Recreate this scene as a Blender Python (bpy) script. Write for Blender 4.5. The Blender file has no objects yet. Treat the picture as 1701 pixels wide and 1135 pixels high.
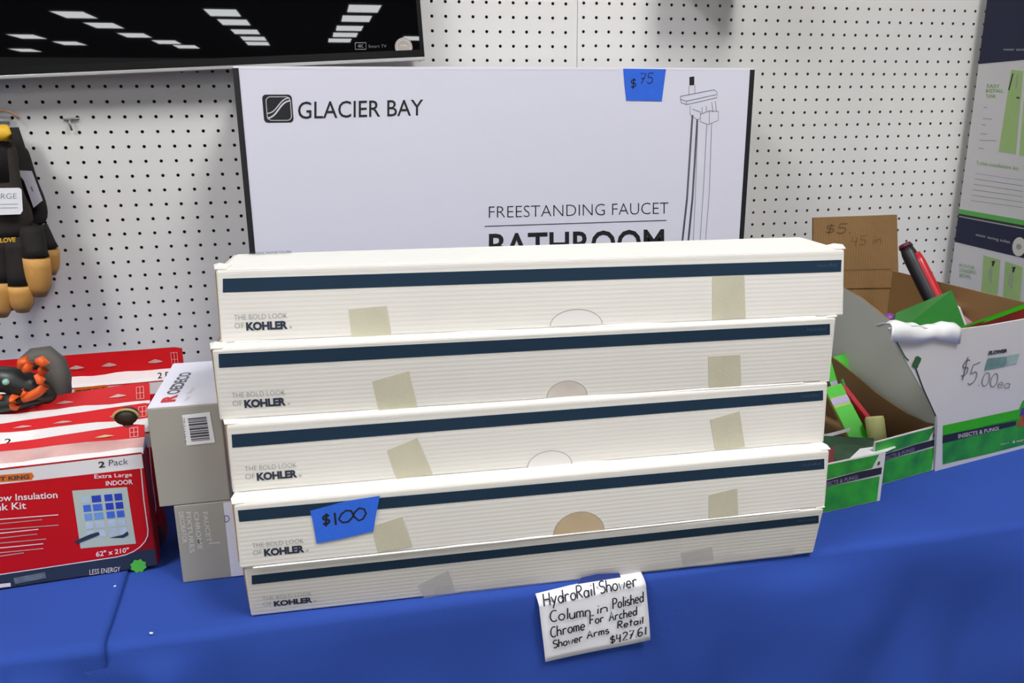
import bpy, bmesh, math, random
from mathutils import Vector, Matrix, noise

random.seed(7)
SC = bpy.context.scene
COL = SC.collection

# ------------------------------------------------------------------ camera
CAM = Vector((-0.859, -1.6016, 1.2887))
RIGHT = Vector((0.9753, -0.2208, -0.0086))
DOWN = Vector((-0.0664, -0.2559, -0.9644))
FWD = Vector((0.2107, 0.9411, -0.2643))
FPX = 1370.67
cd = bpy.data.cameras.new('camera')
cam = bpy.data.objects.new('camera', cd)
COL.objects.link(cam)
rot = Matrix((RIGHT, -DOWN, -FWD)).transposed().to_quaternion()
cam.matrix_world = Matrix.Translation(CAM) @ rot.to_matrix().to_4x4()
cd.sensor_width = 36.0
cd.lens = FPX / 1701 * 36
cd.clip_start = 0.05
SC.camera = cam

# ------------------------------------------------------------------ world, exposure
SC.view_settings.view_transform = 'Standard'
SC.view_settings.look = 'None'
SC.view_settings.gamma = 1.0
SC.view_settings.use_curve_mapping = False
SC.view_settings.exposure = 0.06
SC.cycles.use_denoising = True
SC.cycles.max_bounces = 8
wd = bpy.data.worlds.new('world')
SC.world = wd
wd.use_nodes = True
wd.node_tree.nodes['Background'].inputs[0].default_value = (1.0, 0.98, 0.96, 1)
wd.node_tree.nodes['Background'].inputs[1].default_value = 0.28
LIGHT_STRENGTH = 13.0
LAMP_WATTS = 38.0
CEIL_Z = 3.4

T = 0.75            # height of the table top
PITCH = 0.0254      # pegboard hole spacing


# ------------------------------------------------------------------ helpers
def lin(c):
    return tuple((v / 255 / 12.92) if v / 255 <= 0.04045 else ((v / 255 + 0.055) / 1.055) ** 2.4 for v in c)


def ray(px, py):
    return RIGHT * ((px - 850.5) / FPX) + DOWN * ((py - 567.5) / FPX) + FWD


def onp(px, py, P, N):
    """the point of the plane (P, N) seen at that spot of the photograph"""
    d = ray(px, py)
    return CAM + d * ((Vector(P) - CAM).dot(N) / d.dot(N))


def onz(px, py, z): return onp(px, py, (0, 0, z), Vector((0, 0, 1)))
def ony(px, py, y): return onp(px, py, (0, y, 0), Vector((0, 1, 0)))
def onx(px, py, x): return onp(px, py, (x, 0, 0), Vector((1, 0, 0)))


MATS = {}


def mat(name, rgb, rough=0.6, var=0.0, var_scale=8.0, bump=0.0, bump_scale=200.0, spec=0.5, metal=0.0,
        stripes=None, coat=0.0, stain=None, trans=0.0, alpha=1.0, sheen=0.0):
    """procedural surface: rgb in 0-255 display values"""
    if name in MATS: return MATS[name]
    m = bpy.data.materials.new(name); m.use_nodes = True
    nt = m.node_tree; b = nt.nodes['Principled BSDF']
    c = lin(rgb)
    b.inputs['Base Color'].default_value = (*c, 1)
    b.inputs['Roughness'].default_value = rough
    b.inputs['Specular IOR Level'].default_value = spec
    b.inputs['Metallic'].default_value = metal
    b.inputs['Coat Weight'].default_value = coat
    b.inputs['Sheen Weight'].default_value = sheen
    b.inputs['Alpha'].default_value = alpha
    tc = nt.nodes.new('ShaderNodeTexCoord')
    if var > 0:
        n = nt.nodes.new('ShaderNodeTexNoise'); n.inputs['Scale'].default_value = var_scale
        n.inputs['Detail'].default_value = 5
        nt.links.new(tc.outputs['Object'], n.inputs['Vector'])
        r = nt.nodes.new('ShaderNodeValToRGB')
        r.color_ramp.elements[0].position = 0.3; r.color_ramp.elements[1].position = 0.7
        s = stain if stain else rgb
        c2 = lin(s)
        r.color_ramp.elements[0].color = (*[v * (1 - var) + (0 if not stain else 0) for v in c2], 1)
        r.color_ramp.elements[1].color = (*[min(1, v * (1 + var * 0.4)) for v in c], 1)
        nt.links.new(n.outputs['Fac'], r.inputs['Fac'])
        nt.links.new(r.outputs['Color'], b.inputs['Base Color'])
    if bump > 0:
        bp = nt.nodes.new('ShaderNodeBump'); bp.inputs['Strength'].default_value = bump
        bp.inputs['Distance'].default_value = 0.002
        if stripes:
            w = nt.nodes.new('ShaderNodeTexWave'); w.wave_type = 'BANDS'; w.bands_direction = stripes
            w.inputs['Scale'].default_value = bump_scale
            w.inputs['Distortion'].default_value = 0.6
            w.inputs['Detail Scale'].default_value = 0.4
            nt.links.new(tc.outputs['Object'], w.inputs['Vector'])
            nt.links.new(w.outputs['Fac'], bp.inputs['Height'])
        else:
            n2 = nt.nodes.new('ShaderNodeTexNoise'); n2.inputs['Scale'].default_value = bump_scale
            n2.inputs['Detail'].default_value = 4
            nt.links.new(tc.outputs['Object'], n2.inputs['Vector'])
            nt.links.new(n2.outputs['Fac'], bp.inputs['Height'])
        nt.links.new(bp.outputs['Normal'], b.inputs['Normal'])
    MATS[name] = m
    return m


class MB:
    """collects shapes (world coordinates) into ONE mesh object"""
    def __init__(s): s.v = []; s.f = []; s.m = []; s.mats = []; s.sm = []

    def add(s, vs, fs, m, smooth=False):
        if m not in s.mats: s.mats.append(m)
        k = s.mats.index(m); o = len(s.v)
        s.v += [tuple(p) for p in vs]
        for f in fs:
            s.f.append([i + o for i in f]); s.m.append(k); s.sm.append(smooth)
        return s

    def quad(s, a, b, c, d, m): return s.add([a, b, c, d], [(0, 1, 2, 3)], m)

    def hexa(s, c8, m, bevel=0.0, seg=2):
        """c8: four bottom corners counter-clockwise, then four top corners"""
        bm = bmesh.new()
        vs = [bm.verts.new(p) for p in c8]
        for f in ((3, 2, 1, 0), (4, 5, 6, 7), (0, 1, 5, 4), (1, 2, 6, 5), (2, 3, 7, 6), (3, 0, 4, 7)):
            bm.faces.new([vs[i] for i in f])
        bmesh.ops.recalc_face_normals(bm, faces=bm.faces)
        if bevel: bmesh.ops.bevel(bm, geom=bm.edges[:], offset=bevel, segments=seg, affect='EDGES', profile=0.5)
        return s.bm(bm, m, smooth=False)

    def bm(s, bm, m, smooth=False):
        bm.verts.index_update()
        s.add([v.co.copy() for v in bm.verts], [[v.index for v in f.verts] for f in bm.faces], m, smooth)
        bm.free(); return s

    def box(s, a, b, m, bevel=0.0):
        x0, y0, z0 = a; x1, y1, z1 = b
        return s.hexa([(x0, y0, z0), (x1, y0, z0), (x1, y1, z0), (x0, y1, z0),
                       (x0, y0, z1), (x1, y0, z1), (x1, y1, z1), (x0, y1, z1)], m, bevel)

    def slab(s, poly, n, th, m, bevel=0.0):
        """a polygon given a thickness th along n (front at poly + n*th)"""
        n = Vector(n).normalized(); poly = [Vector(p) for p in poly]; k = len(poly)
        vs = poly + [p + n * th for p in poly]
        fs = [list(range(k))[::-1], list(range(k, 2 * k))] + [(i, (i + 1) % k, (i + 1) % k + k, i + k) for i in range(k)]
        return s.add(vs, fs, m)

    def tube(s, pts, r, m, seg=12, caps=True, flat=None):
        """round bar along pts; r a number or one radius per point; rounded by its radii"""
        pts = [Vector(p) for p in pts]; n = len(pts)
        rs = r if isinstance(r, (list, tuple)) else [r] * n
        up = Vector((0, 0, 1)); vs = []; fs = []
        for i, p in enumerate(pts):
            t = (pts[min(i + 1, n - 1)] - pts[max(i - 1, 0)]).normalized()
            a = t.cross(up)
            if a.length < 0.05: a = t.cross(Vector((1, 0, 0)))
            a.normalize(); b = a.cross(t).normalized()
            for k in range(seg):
                q = 2 * math.pi * k / seg
                o = a * (math.cos(q) * rs[i]) + b * (math.sin(q) * rs[i])
                if flat: o = o - Vector(flat[0]) * (o.dot(Vector(flat[0])) * (1 - flat[1]))
                vs.append(p + o)
        for i in range(n - 1):
            for k in range(seg):
                k2 = (k + 1) % seg
                fs.append((i * seg + k, i * seg + k2, (i + 1) * seg + k2, (i + 1) * seg + k))
        if caps: fs += [list(range(seg))[::-1], list(range((n - 1) * seg, n * seg))]
        return s.add(vs, fs, m, True)

    def build(s, name, parent=None, origin=None):
        me = bpy.data.meshes.new(name)
        o = bpy.data.objects.new(name, me); COL.objects.link(o)
        if parent is not None:
            root = parent
            while root.parent: root = root.parent
            org = root.location.copy(); o.parent = parent
        else:
            org = Vector(origin) if origin is not None else sum((Vector(p) for p in s.v), Vector()) / max(1, len(s.v))
            if origin is None: org.z = min(p[2] for p in s.v)
            o.location = org
        me.from_pydata([tuple(Vector(p) - org) for p in s.v], [], s.f)
        for m in s.mats: me.materials.append(m)
        me.polygons.foreach_set('material_index', s.m)
        me.polygons.foreach_set('use_smooth', s.sm)
        me.update()
        return o


def tag(o, label=None, cat=None, group=None, kind=None):
    if label: o['label'] = label
    if cat: o['category'] = cat
    if group: o['group'] = group
    if kind: o['kind'] = kind
    return o


def thing(name, loc, label, cat, group=None):
    e = bpy.data.objects.new(name, None); COL.objects.link(e)
    e.empty_display_size = 0.02
    e.location = loc
    return tag(e, label, cat, group)


# ---- lettering
_TX = {}


def text_mesh(body, weight=0.0, spacing=1.0):
    key = (body, weight, spacing)
    if key in _TX: return _TX[key]
    cu = bpy.data.curves.new('lettering', 'FONT'); cu.body = body; cu.size = 1.0
    cu.offset = weight; cu.space_character = spacing; cu.resolution_u = 3
    ob = bpy.data.objects.new('lettering', cu); COL.objects.link(ob)
    dg = bpy.context.evaluated_depsgraph_get(); dg.update()
    me = ob.evaluated_get(dg).to_mesh()
    vs = [v.co.copy() for v in me.vertices]; fs = [list(p.vertices) for p in me.polygons]
    ob.evaluated_get(dg).to_mesh_clear()
    bpy.data.objects.remove(ob); bpy.data.curves.remove(cu)
    x0 = min(v.x for v in vs); x1 = max(v.x for v in vs); y0 = min(v.y for v in vs); y1 = max(v.y for v in vs)
    vs = [((v.x - x0) / (x1 - x0), (v.y - y0) / (y1 - y0)) for v in vs]
    _TX[key] = (vs, fs)
    return _TX[key]


# hand lettering: single strokes in a unit cell (x 0..0.7, y 0..1, descenders below 0)
def arc(cx, cy, rx, ry, a0, a1, n=10):
    return [(cx + rx * math.cos(math.radians(a0 + (a1 - a0) * i / n)), cy + ry * math.sin(math.radians(a0 + (a1 - a0) * i / n))) for i in range(n + 1)]


GL = {
    'H': [[(0, 0), (0, 1)], [(.55, 0), (.55, 1)], [(0, .5), (.55, .5)]],
    'y': [[(0, .6), (.22, .1)], [(.5, .6), (.1, -.35)]],
    'd': [arc(.22, .28, .22, .27, 20, 340), [(.46, 1), (.46, 0)]],
    'r': [[(.05, .58), (.05, 0)], arc(.25, .35, .2, .22, 170, 40, 6)],
    'o': [arc(.24, .28, .24, .28, 90, 450)],
    'R': [[(0, 0), (0, 1)], [(0, 1)] + arc(.2, .76, .26, .24, 90, -90, 8) + [(0, .52)], [(.15, .5), (.5, 0)]],
    'a': [arc(.22, .28, .22, .27, 20, 340), [(.45, .55), (.46, 0)]],
    'i': [[(.1, .55), (.1, 0)], [(.1, .8), (.12, .86)]],
    'l': [[(.1, 1), (.1, 0)]],
    'S': [arc(.26, .76, .25, .23, 40, 270, 9) + arc(.26, .27, .26, .26, 90, -140, 9)],
    'h': [[(0, 1), (0, 0)], [(0, .35)] + arc(.2, .32, .2, .24, 150, 0, 7) + [(.42, 0)]],
    'w': [[(0, .55), (.14, 0), (.28, .45), (.42, 0), (.56, .55)]],
    'e': [[(.03, .3), (.44, .3)] + arc(.24, .29, .22, .28, 10, 320, 10)],
    'C': [arc(.32, .5, .32, .5, 55, 310, 12)],
    'u': [[(0, .55)] + arc(.2, .22, .2, .22, 180, 360, 7) + [(.42, .55), (.42, 0)]],
    'm': [[(0, .55), (0, 0)], [(0, .4)] + arc(.13, .38, .13, .17, 150, 0, 5) + [(.27, 0)], [(.27, .4)] + arc(.4, .38, .13, .17, 150, 0, 5) + [(.54, 0)]],
    'n': [[(0, .55), (0, 0)], [(0, .35)] + arc(.2, .34, .19, .2, 150, 0, 6) + [(.4, 0)]],
    'P': [[(0, 0), (0, 1)], [(0, 1)] + arc(.22, .74, .28, .26, 90, -90, 8) + [(0, .48)]],
    's': [arc(.2, .43, .17, .14, 50, 270, 7) + arc(.2, .15, .18, .15, 90, -140, 7)],
    'c': [arc(.24, .28, .23, .28, 50, 310, 9)],
    'F': [[(0, 0), (0, 1), (.5, 1)], [(0, .52), (.4, .52)]],
    'A': [[(0, 0), (.28, 1), (.56, 0)], [(.1, .38), (.46, .38)]],
    't': [[(.18, .95), (.18, 0)], [(0, .62), (.38, .62)]],
    '$': [arc(.26, .7, .22, .18, 30, 270, 8) + arc(.26, .33, .23, .19, 90, -150, 8), [(.26, 1.05), (.26, -.05)]],
    '1': [[(.2, 1), (.2, 0)]],
    '0': [arc(.3, .5, .3, .5, 90, 450, 16)],
    '2': [arc(.25, .74, .24, .25, 160, -30, 8) + [(0, 0), (.52, 0)]],
    '4': [[(.05, 1), (.02, .45), (.5, .45)], [(.4, .9), (.4, -.1)]],
    '5': [[(.5, 1), (.08, 1), (.05, .58)] + arc(.24, .3, .26, .3, 110, -150, 9)],
    '6': [arc(.3, .62, .28, .4, 60, 180, 6) + arc(.25, .25, .23, .25, 180, 520, 12)],
    '7': [[(0, 1), (.5, 1), (.15, 0)], [(.1, .5), (.42, .5)]],
    '.': [[(.05, .02), (.12, .05)]],
}


class Face:
    """a flat face with its own right / up axes, for printing and stickers"""
    def __init__(s, O, U, V=None, N=None):
        s.O = Vector(O); s.U = Vector(U).normalized()
        s.V = Vector(V).normalized() if V is not None else Vector((0, 0, 1))
        s.N = s.U.cross(s.V).normalized() if N is None else Vector(N).normalized()

    def at(s, u, v, n=0.0): return s.O + s.U * u + s.V * v + s.N * n

    def uv(s, px, py):
        d = onp(px, py, s.O, s.N) - s.O
        # solve in the (possibly skew) axes
        uu = s.U.dot(s.U); uv = s.U.dot(s.V); vv = s.V.dot(s.V)
        a = d.dot(s.U); b = d.dot(s.V); det = uu * vv - uv * uv
        return ((a * vv - b * uv) / det, (b * uu - a * uv) / det)

    def px(s, px, py, n=0.0): return s.at(*s.uv(px, py), n)

    def patch(s, mb, pts, m, n=0.0004):
        mb.add([s.at(u, v, n) for u, v in pts], [list(range(len(pts)))], m)

    def patch_px(s, mb, pts, m, n=0.0004): s.patch(mb, [s.uv(*p) for p in pts], m, n)

    def text(s, mb, body, quad, m, weight=0.0, n=0.0005, spacing=1.0):
        """fill the quad (uv corners: bottom-left, bottom-right, top-right, top-left) with the lettering"""
        vs, fs = text_mesh(body, weight, spacing)
        a, b, c, d = quad
        out = []
        for x, y in vs:
            u = (a[0] * (1 - x) + b[0] * x) * (1 - y) + (d[0] * (1 - x) + c[0] * x) * y
            v = (a[1] * (1 - x) + b[1] * x) * (1 - y) + (d[1] * (1 - x) + c[1] * x) * y
            out.append(s.at(u, v, n))
        mb.add(out, fs, m)

    def text_px(s, mb, body, quad, m, weight=0.0, n=0.0005, spacing=1.0):
        s.text(mb, body, [s.uv(*p) for p in quad], m, weight, n, spacing)

    def line(s, mb, pts, w, m, n=0.0005, closed=False):
        """a drawn stroke through uv points"""
        pts = list(pts)
        if closed: pts.append(pts[0])
        k = len(pts); L = []; Rr = []
        for i, (x, y) in enumerate(pts):
            x0, y0 = pts[max(0, i - 1)]; x1, y1 = pts[min(k - 1, i + 1)]
            dx, dy = x1 - x0, y1 - y0; q = math.hypot(dx, dy) or 1
            nx, ny = -dy / q * w / 2, dx / q * w / 2
            L.append(s.at(x + nx, y + ny, n)); Rr.append(s.at(x - nx, y - ny, n))
        mb.add(L + Rr, [(i + 1, i, k + i, k + i + 1) for i in range(k - 1)], m)

    def line_px(s, mb, pts, w, m, n=0.0005, closed=False): s.line(mb, [s.uv(*p) for p in pts], w, m, n, closed)

    def hand(s, mb, body, p0, p1, hgt, w, m, n=0.0006, fn=None, jit=0.03, rise=(0, 1)):
        """handwriting from uv p0 to p1 (baseline), letter height hgt"""
        adv = 0.0; items = []
        for ch in body:
            if ch == ' ': adv += 0.38; continue
            g = GL[ch]; wid = max(x for st in g for x, y in st)
            items.append((adv, g)); adv += wid + 0.16
        adv -= 0.16
        dx, dy = p1[0] - p0[0], p1[1] - p0[1]
        for k, (a, g) in enumerate(items):
            jy = random.uniform(-jit, jit)
            for st in g:
                pts = []
                for x, y in st:
                    q = (a + x + 0.08 * y) / adv
                    pts.append((p0[0] + dx * q + rise[0] * (y + jy) * hgt, p0[1] + dy * q + rise[1] * (y + jy) * hgt))
                if fn: pts2 = pts
                s.line(mb, pts, w, m, n)


def skin(verts, edges, radii, sub=2, root=0):
    """an evaluated skin-modifier body; returns vertices, faces"""
    me = bpy.data.meshes.new('skin'); me.from_pydata([tuple(v) for v in verts], edges, [])
    ob = bpy.data.objects.new('skin', me); COL.objects.link(ob)
    ob.modifiers.new('s', 'SKIN')
    for i, r in enumerate(radii):
        rr = r if isinstance(r, tuple) else (r, r)
        me.skin_vertices[0].data[i].radius = rr
        me.skin_vertices[0].data[i].use_root = (i == root)
    ss = ob.modifiers.new('u', 'SUBSURF'); ss.levels = sub; ss.render_levels = sub
    dg = bpy.context.evaluated_depsgraph_get(); dg.update()
    em = ob.evaluated_get(dg).to_mesh()
    vs = [v.co.copy() for v in em.vertices]; fs = [list(p.vertices) for p in em.polygons]
    ob.evaluated_get(dg).to_mesh_clear()
    bpy.data.objects.remove(ob); bpy.data.meshes.remove(me)
    return vs, fs


X = Vector((1, 0, 0)); Y = Vector((0, 1, 0)); Z = Vector((0, 0, 1))

# ------------------------------------------------------------------ materials
M_peg = mat('painted_hardboard', (221, 219, 215), 0.45, var=0.03, var_scale=3, bump=0.08, bump_scale=250)
M_hole = mat('raw_hardboard', (104, 94, 84), 0.9)
M_dark = mat('hardboard_backing', (84, 80, 76), 0.95)
M_floor = mat('vinyl_tile', (132, 128, 122), 0.35, var=0.1, var_scale=4)
M_ceil = mat('ceiling_tile', (74, 74, 74), 0.9, var=0.04, var_scale=30, bump=0.2, bump_scale=60)
M_black = mat('black_ink', (22, 22, 26), 0.55)
M_marker = mat('black_marker', (20, 20, 30), 0.6)
M_white = mat('white_card', (238, 238, 240), 0.55, var=0.02, var_scale=20)
M_brown = mat('brown_corrugated', (147, 113, 70), 0.8, var=0.12, var_scale=9, bump=0.25, bump_scale=55, stripes='X')
M_blue = mat('blue_painter_tape', (42, 104, 222), 0.6, bump=0.25, bump_scale=400, var=0.06, var_scale=60)

# ------------------------------------------------------------------ setting: floor, ceiling and its lights
tag(MB().box((-12, -32, -0.05), (9, 1.2, 0), M_floor).build('floor'), kind='structure')
tag(MB().box((-12, -32, CEIL_Z), (9, 1.2, CEIL_Z + 0.08), M_ceil).build('ceiling'), kind='structure')

m_em = bpy.data.materials.new('lit_diffuser'); m_em.use_nodes = True
bb = m_em.node_tree.nodes['Principled BSDF']
bb.inputs['Base Color'].default_value = (0.9, 0.9, 0.9, 1)
bb.inputs['Emission Color'].default_value = (0.96, 0.98, 1.0, 1)
bb.inputs['Emission Strength'].default_value = LIGHT_STRENGTH
M_rim = mat('white_enamel', (225, 225, 225), 0.4)


def make_light():
    e = thing('ceiling_light', (0, 0, 0), 'recessed fluorescent ceiling panel, mirrored in the black television', 'ceiling light', 'fluorescent ceiling panels')
    r = MB()
    for a, b in (((-.34, -.65, -.03), (-.31, .65, 0)), ((.31, -.65, -.03), (.34, .65, 0)), ((-.31, -.65, -.03), (.31, -.62, 0)), ((-.31, .62, -.03), (.31, .65, 0))):
        r.box(a, b, M_rim)
    r.build('frame', e)
    MB().box((-.31, -.62, -.02), (.31, .62, -.005), m_em).build('diffuser', e)
    return e


light = make_light(); first = True
lamp_data = bpy.data.lights.new('overhead_boost', 'AREA'); lamp_data.shape = 'RECTANGLE'
lamp_data.size = .60; lamp_data.size_y = 1.22; lamp_data.energy = LAMP_WATTS; lamp_data.color = (1.0, .985, .97)
spots = [(0.05 + 2.6 * ix, -1.9 - 1.88 * iy) for ix in (-2, -1, 0) for iy in (0, 2, 4, 6)]
spots += [(-2.63, -17.5), (-2.57, -19.3), (-2.50, -21.5), (-2.44, -23.4), (-2.44, -25.0), (.17, -16.4), (.10, -18.2), (.02, -20.3), (-.03, -22.0), (-.13, -23.7),
          (-5.64, -18.3), (-5.54, -20.4), (-8.1, -23.5), (-9.6, -28.3), (-7.6, -25.5), (-5.35, -22.8), (-4.9, -24.8), (-4.6, -26.4), (1.85, -22.8)]
for x, y in spots:
    if first: o = light; first = False
    else:
        o = light.copy(); COL.objects.link(o)
        for ch in light.children:
            c = ch.copy(); COL.objects.link(c); c.parent = o
    o.location = (x, y, CEIL_Z)
    if y > -3 and -3 < x < .5:      # the fixtures over this aisle, with added area lamps below the diffusers to boost overhead light
        lo = bpy.data.objects.new('boost_lamp', lamp_data); COL.objects.link(lo); lo.parent = o; lo.location = (0, 0, -.035)


# ------------------------------------------------------------------ pegboard wall, three panels with real holes
def pegboard(x0, x1, z0, z1, offx, offz):
    i0 = math.ceil((x0 + 0.006) / PITCH - offx); i1 = math.floor((x1 - 0.006) / PITCH - offx)
    ztop = T + 0.7425
    # rows counted downward from the reference hole
    j0 = math.ceil((ztop - z1 + 0.006) / PITCH - offz); j1 = math.floor((ztop - z0 - 0.006) / PITCH - offz)
    R, D = 0.0030, 0.005
    vs, fs, mi = [], [], []
    cs = [(math.cos(math.radians(45 * k)), math.sin(math.radians(45 * k))) for k in range(8)]
    for i in range(i0, i1 + 1):
        cx = (i + offx) * PITCH
        xa = x0 if i == i0 else cx - PITCH / 2; xb = x1 if i == i1 else cx + PITCH / 2
        for j in range(j0, j1 + 1):
            cz = ztop - (j + offz) * PITCH
            zb = z1 if j == j0 else cz + PITCH / 2; za = z0 if j == j1 else cz - PITCH / 2
            o = len(vs)
            outer = [(xb, cz), (xb, zb), (cx, zb), (xa, zb), (xa, cz), (xa, za), (cx, za), (xb, za)]
            vs += [(p[0], 0, p[1]) for p in outer]
            vs += [(cx + R * c, 0, cz + R * q) for c, q in cs]
            vs += [(cx + R * c, D, cz + R * q) for c, q in cs]
            for k in range(8):
                k2 = (k + 1) % 8
                fs.append((o + k2, o + k, o + 8 + k, o + 8 + k2)); mi.append(0)
                fs.append((o + 8 + k2, o + 8 + k, o + 16 + k, o + 16 + k2)); mi.append(1)
    mb = MB(); mb.v = vs; mb.f = fs; mb.m = mi; mb.sm = [False] * len(fs); mb.mats = [M_peg, M_hole]
    mb.box((x0, 0.012, z0), (x1, 0.02, z1), M_dark)
    mb.quad((x0, 0, z0), (x0, .012, z0), (x0, .012, z1), (x0, 0, z1), M_peg)
    mb.quad((x1, 0, z0), (x1, .012, z0), (x1, .012, z1), (x1, 0, z1), M_peg)
    return tag(mb.build('wall_back', origin=(x0, 0, z0)), kind='structure')


pegboard(-0.3672, 0.545, 0.30, 2.05, 0, 0)
pegboard(-0.85, -0.3682, 0.30, 2.05, -0.3894, 0.0854)
pegboard(-2.3, -0.851, 0.30, 2.05, -53.7637, 5.8892)
# steel upright at the right end of the pegboard
M_upright = mat('cream_steel', (214, 212, 206), 0.4)
tag(MB().box((0.546, -0.022, 0.0), (0.575, 0.03, 2.05), M_upright, 0.002).build('trim_1'), kind='structure')

# ------------------------------------------------------------------ table cloths
M_cloth = mat('royal_blue_cloth', (46, 76, 160), 0.9, var=0.10, var_scale=5, bump=0.12, bump_scale=420, spec=0.2)


def cloth(name, label, xa, xb, lift, xedge=None, seed=0.0, folds=()):
    """flat top to y=-0.767, rolled edge, hanging front to the floor"""
    prof = []
    for k in range(34): prof.append((-0.006 - (0.755 - 0.006) * k / 33, T, 0))
    for k in range(1, 7):
        a = math.radians(15 * k); prof.append((-0.755 - 0.013 * math.sin(a), T - 0.013 * (1 - math.cos(a)), 0))
    for k in range(1, 60):
        t = k / 59; prof.append((-0.768, T - 0.013 - 0.70 * t, t))
    nx = int((xb - xa) / 0.008)
    vs = []; fs = []
    for si, (y, z, t) in enumerate(prof):
        for i in range(nx + 1):
            x = xa + (xb - xa) * i / nx
            if xedge: x = xa + (xedge(y, z) - xa) * i / nx
            p = Vector((x * 3.1 + seed, z * 2.3, seed * 2))
            if t > 0:
                amp = 0.004 + 0.045 * t
                w = math.sin(x * 17 + 2.2 * math.sin(x * 5 + seed) + seed) * 0.5 + noise.noise(p * 1.7) * 1.0
                dy = -abs(w) * amp * min(1, t * 4) - noise.noise(Vector((x * 9, z * 7, 3 + seed))) * 0.010 * min(1, t * 8) - .002
                for fx, fw, fa in folds:
                    dy -= fa * math.exp(-((x - fx - (T - z) * 0.25) / fw) ** 2) * min(1, t * 22)
                vs.append((x, y + dy, z + lift * 0))
            else:
                dz = -0.0014 * max(0, noise.noise(Vector((x * 8 + seed, y * 11, 1.3)))) - 0.0002
                vs.append((x, y - (lift if z < T - 1e-6 else 0), z + dz + lift))
    n1 = nx + 1
    for a in range(len(prof) - 1):
        for b in range(nx):
            fs.append((a * n1 + b, (a + 1) * n1 + b, (a + 1) * n1 + b + 1, a * n1 + b + 1))
    o = MB().add(vs, fs, M_cloth, True).build(name, origin=((xa + xb) / 2, -0.4, 0.037))
    sd = o.modifiers.new('thickness', 'SOLIDIFY'); sd.thickness = 0.0009; sd.offset = -1
    return tag(o, label, 'tablecloth')


cloth('tablecloth', 'royal blue tablecloth under the stack of long cream boxes, right of the seam', -1.16, 1.35, 0.0, seed=1.3,
      folds=((-1.07, .03, .018), (-0.3, .09, .012), (0.1, .12, .012)))
cloth('tablecloth', 'royal blue tablecloth at the left end, under the red window kits', -2.35, -1.12, 0.0034,
      xedge=lambda y, z: -1.1215 + 0.004 * math.sin(y * 14) + (T - z) * 0.05, seed=4.1,
      folds=((-1.235, .010, .030), (-1.208, .0075, .030), (-1.190, .006, .024), (-1.172, .008, .016)))

# white lint on the cloth
for k, (px, py) in enumerate(((191, 974), (251, 1052))):
    p = onz(px, py, T + 0.003); b = MB(); bm = bmesh.new(); bmesh.ops.create_icosphere(bm, subdivisions=1, radius=0.0022)
    for v in bm.verts: v.co *= random.uniform(.6, 1.2); v.co.z *= .6; v.co += p
    b.bm(bm, M_white)
    tag(b.build('lint_speck'), ('white speck of lint on the blue cloth just below the red kit', 'white speck of lint on the blue cloth left of the bottom cream box')[k], 'lint')

# ------------------------------------------------------------------ the five long cream cartons
M_cream = mat('cream_cardboard', (221, 217, 210), 0.62, var=0.05, var_scale=5, bump=0.07, bump_scale=62, stripes='Z')
M_creamtop = mat('cream_cardboard_top', (238, 236, 229), 0.6, var=0.03, var_scale=6, bump=0.05, bump_scale=60)
M_navy = mat('navy_stripe', (28, 50, 70), 0.7, spec=0.2, var=0.05, var_scale=20)
M_ktext = mat('navy_lettering', (32, 42, 62), 0.6)
M_kthin = mat('grey_lettering', (120, 124, 130), 0.6)
M_kfaint = mat('pale_blue_lettering', (58, 84, 108), 0.6)
M_mask = mat('masking_tape', (194, 189, 166), 0.5, var=0.06, var_scale=40, bump=0.1, bump_scale=300)
M_clear = mat('clear_tape', (215, 212, 214), 0.15, alpha=0.28, bump=0.3, bump_scale=120)
M_edge = mat('raw_cardboard_edge', (170, 140, 100), 0.85, bump=0.2, bump_scale=300)

BOX = [  # x, y of the front left corner, yaw, length, height, lean of the front (bottom to top)
    (-0.96964, -0.74755, -0.03394, 0.68578, 0.06929, -0.01365),
    (-0.97379, -0.76336, -0.02716, 0.69214, 0.07448, 0.00242),
    (-0.97732, -0.73242, -0.03568, 0.70261, 0.07816, 0.00381),
    (-0.98498, -0.71355, -0.05416, 0.71431, 0.08037, -0.00024),
    (-0.97830, -0.69077, -0.07990, 0.72133, 0.07877, 0.01176)]
DEPTH = 0.106
STRIPE = [[(418, 956), (418.5, 971), (1359.6, 869), (1359.6, 856)],
          [(395, 848), (397.5, 867), (1369, 779), (1369, 762)],
          [(384.7, 722), (386, 743.8), (1367, 665), (1367, 648.5)],
          [(363, 588), (364, 611), (1378.4, 556), (1378.4, 538)],
          [(370.2, 463), (370.2, 486), (1396.7, 451.4), (1397.7, 431.7)]]
TAPES = [[[(694, 972), (704, 993), (757, 985), (745, 947)], [(1130, 918), (1133, 938), (1186, 930), (1182, 908)]],
         [[(617, 874), (628, 917), (685, 908), (668, 858)], [(1177, 822), (1177, 864), (1226, 857), (1224, 811)]],
         [[(643, 748), (659, 796), (719, 788), (693, 727)], [(1179, 697), (1188, 748), (1237, 742), (1228, 683)]],
         [[(618, 633), (630, 687), (694, 679), (679, 616)], [(1176, 592), (1177, 648), (1231, 641), (1229, 589)]],
         [[(579, 514), (585, 561), (650, 556), (642, 508)], [(1183, 459), (1183, 532), (1238, 527), (1236, 457)]]]
NOTCH = [None,
         ((919, 897), (1003, 885), (955, 851)),
         ((876, 778), (950, 768), (912, 749)),
         ((908, 661), (975, 656), (941, 633)),
         ((914, 542), (1000, 536), (955, 514))]
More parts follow.
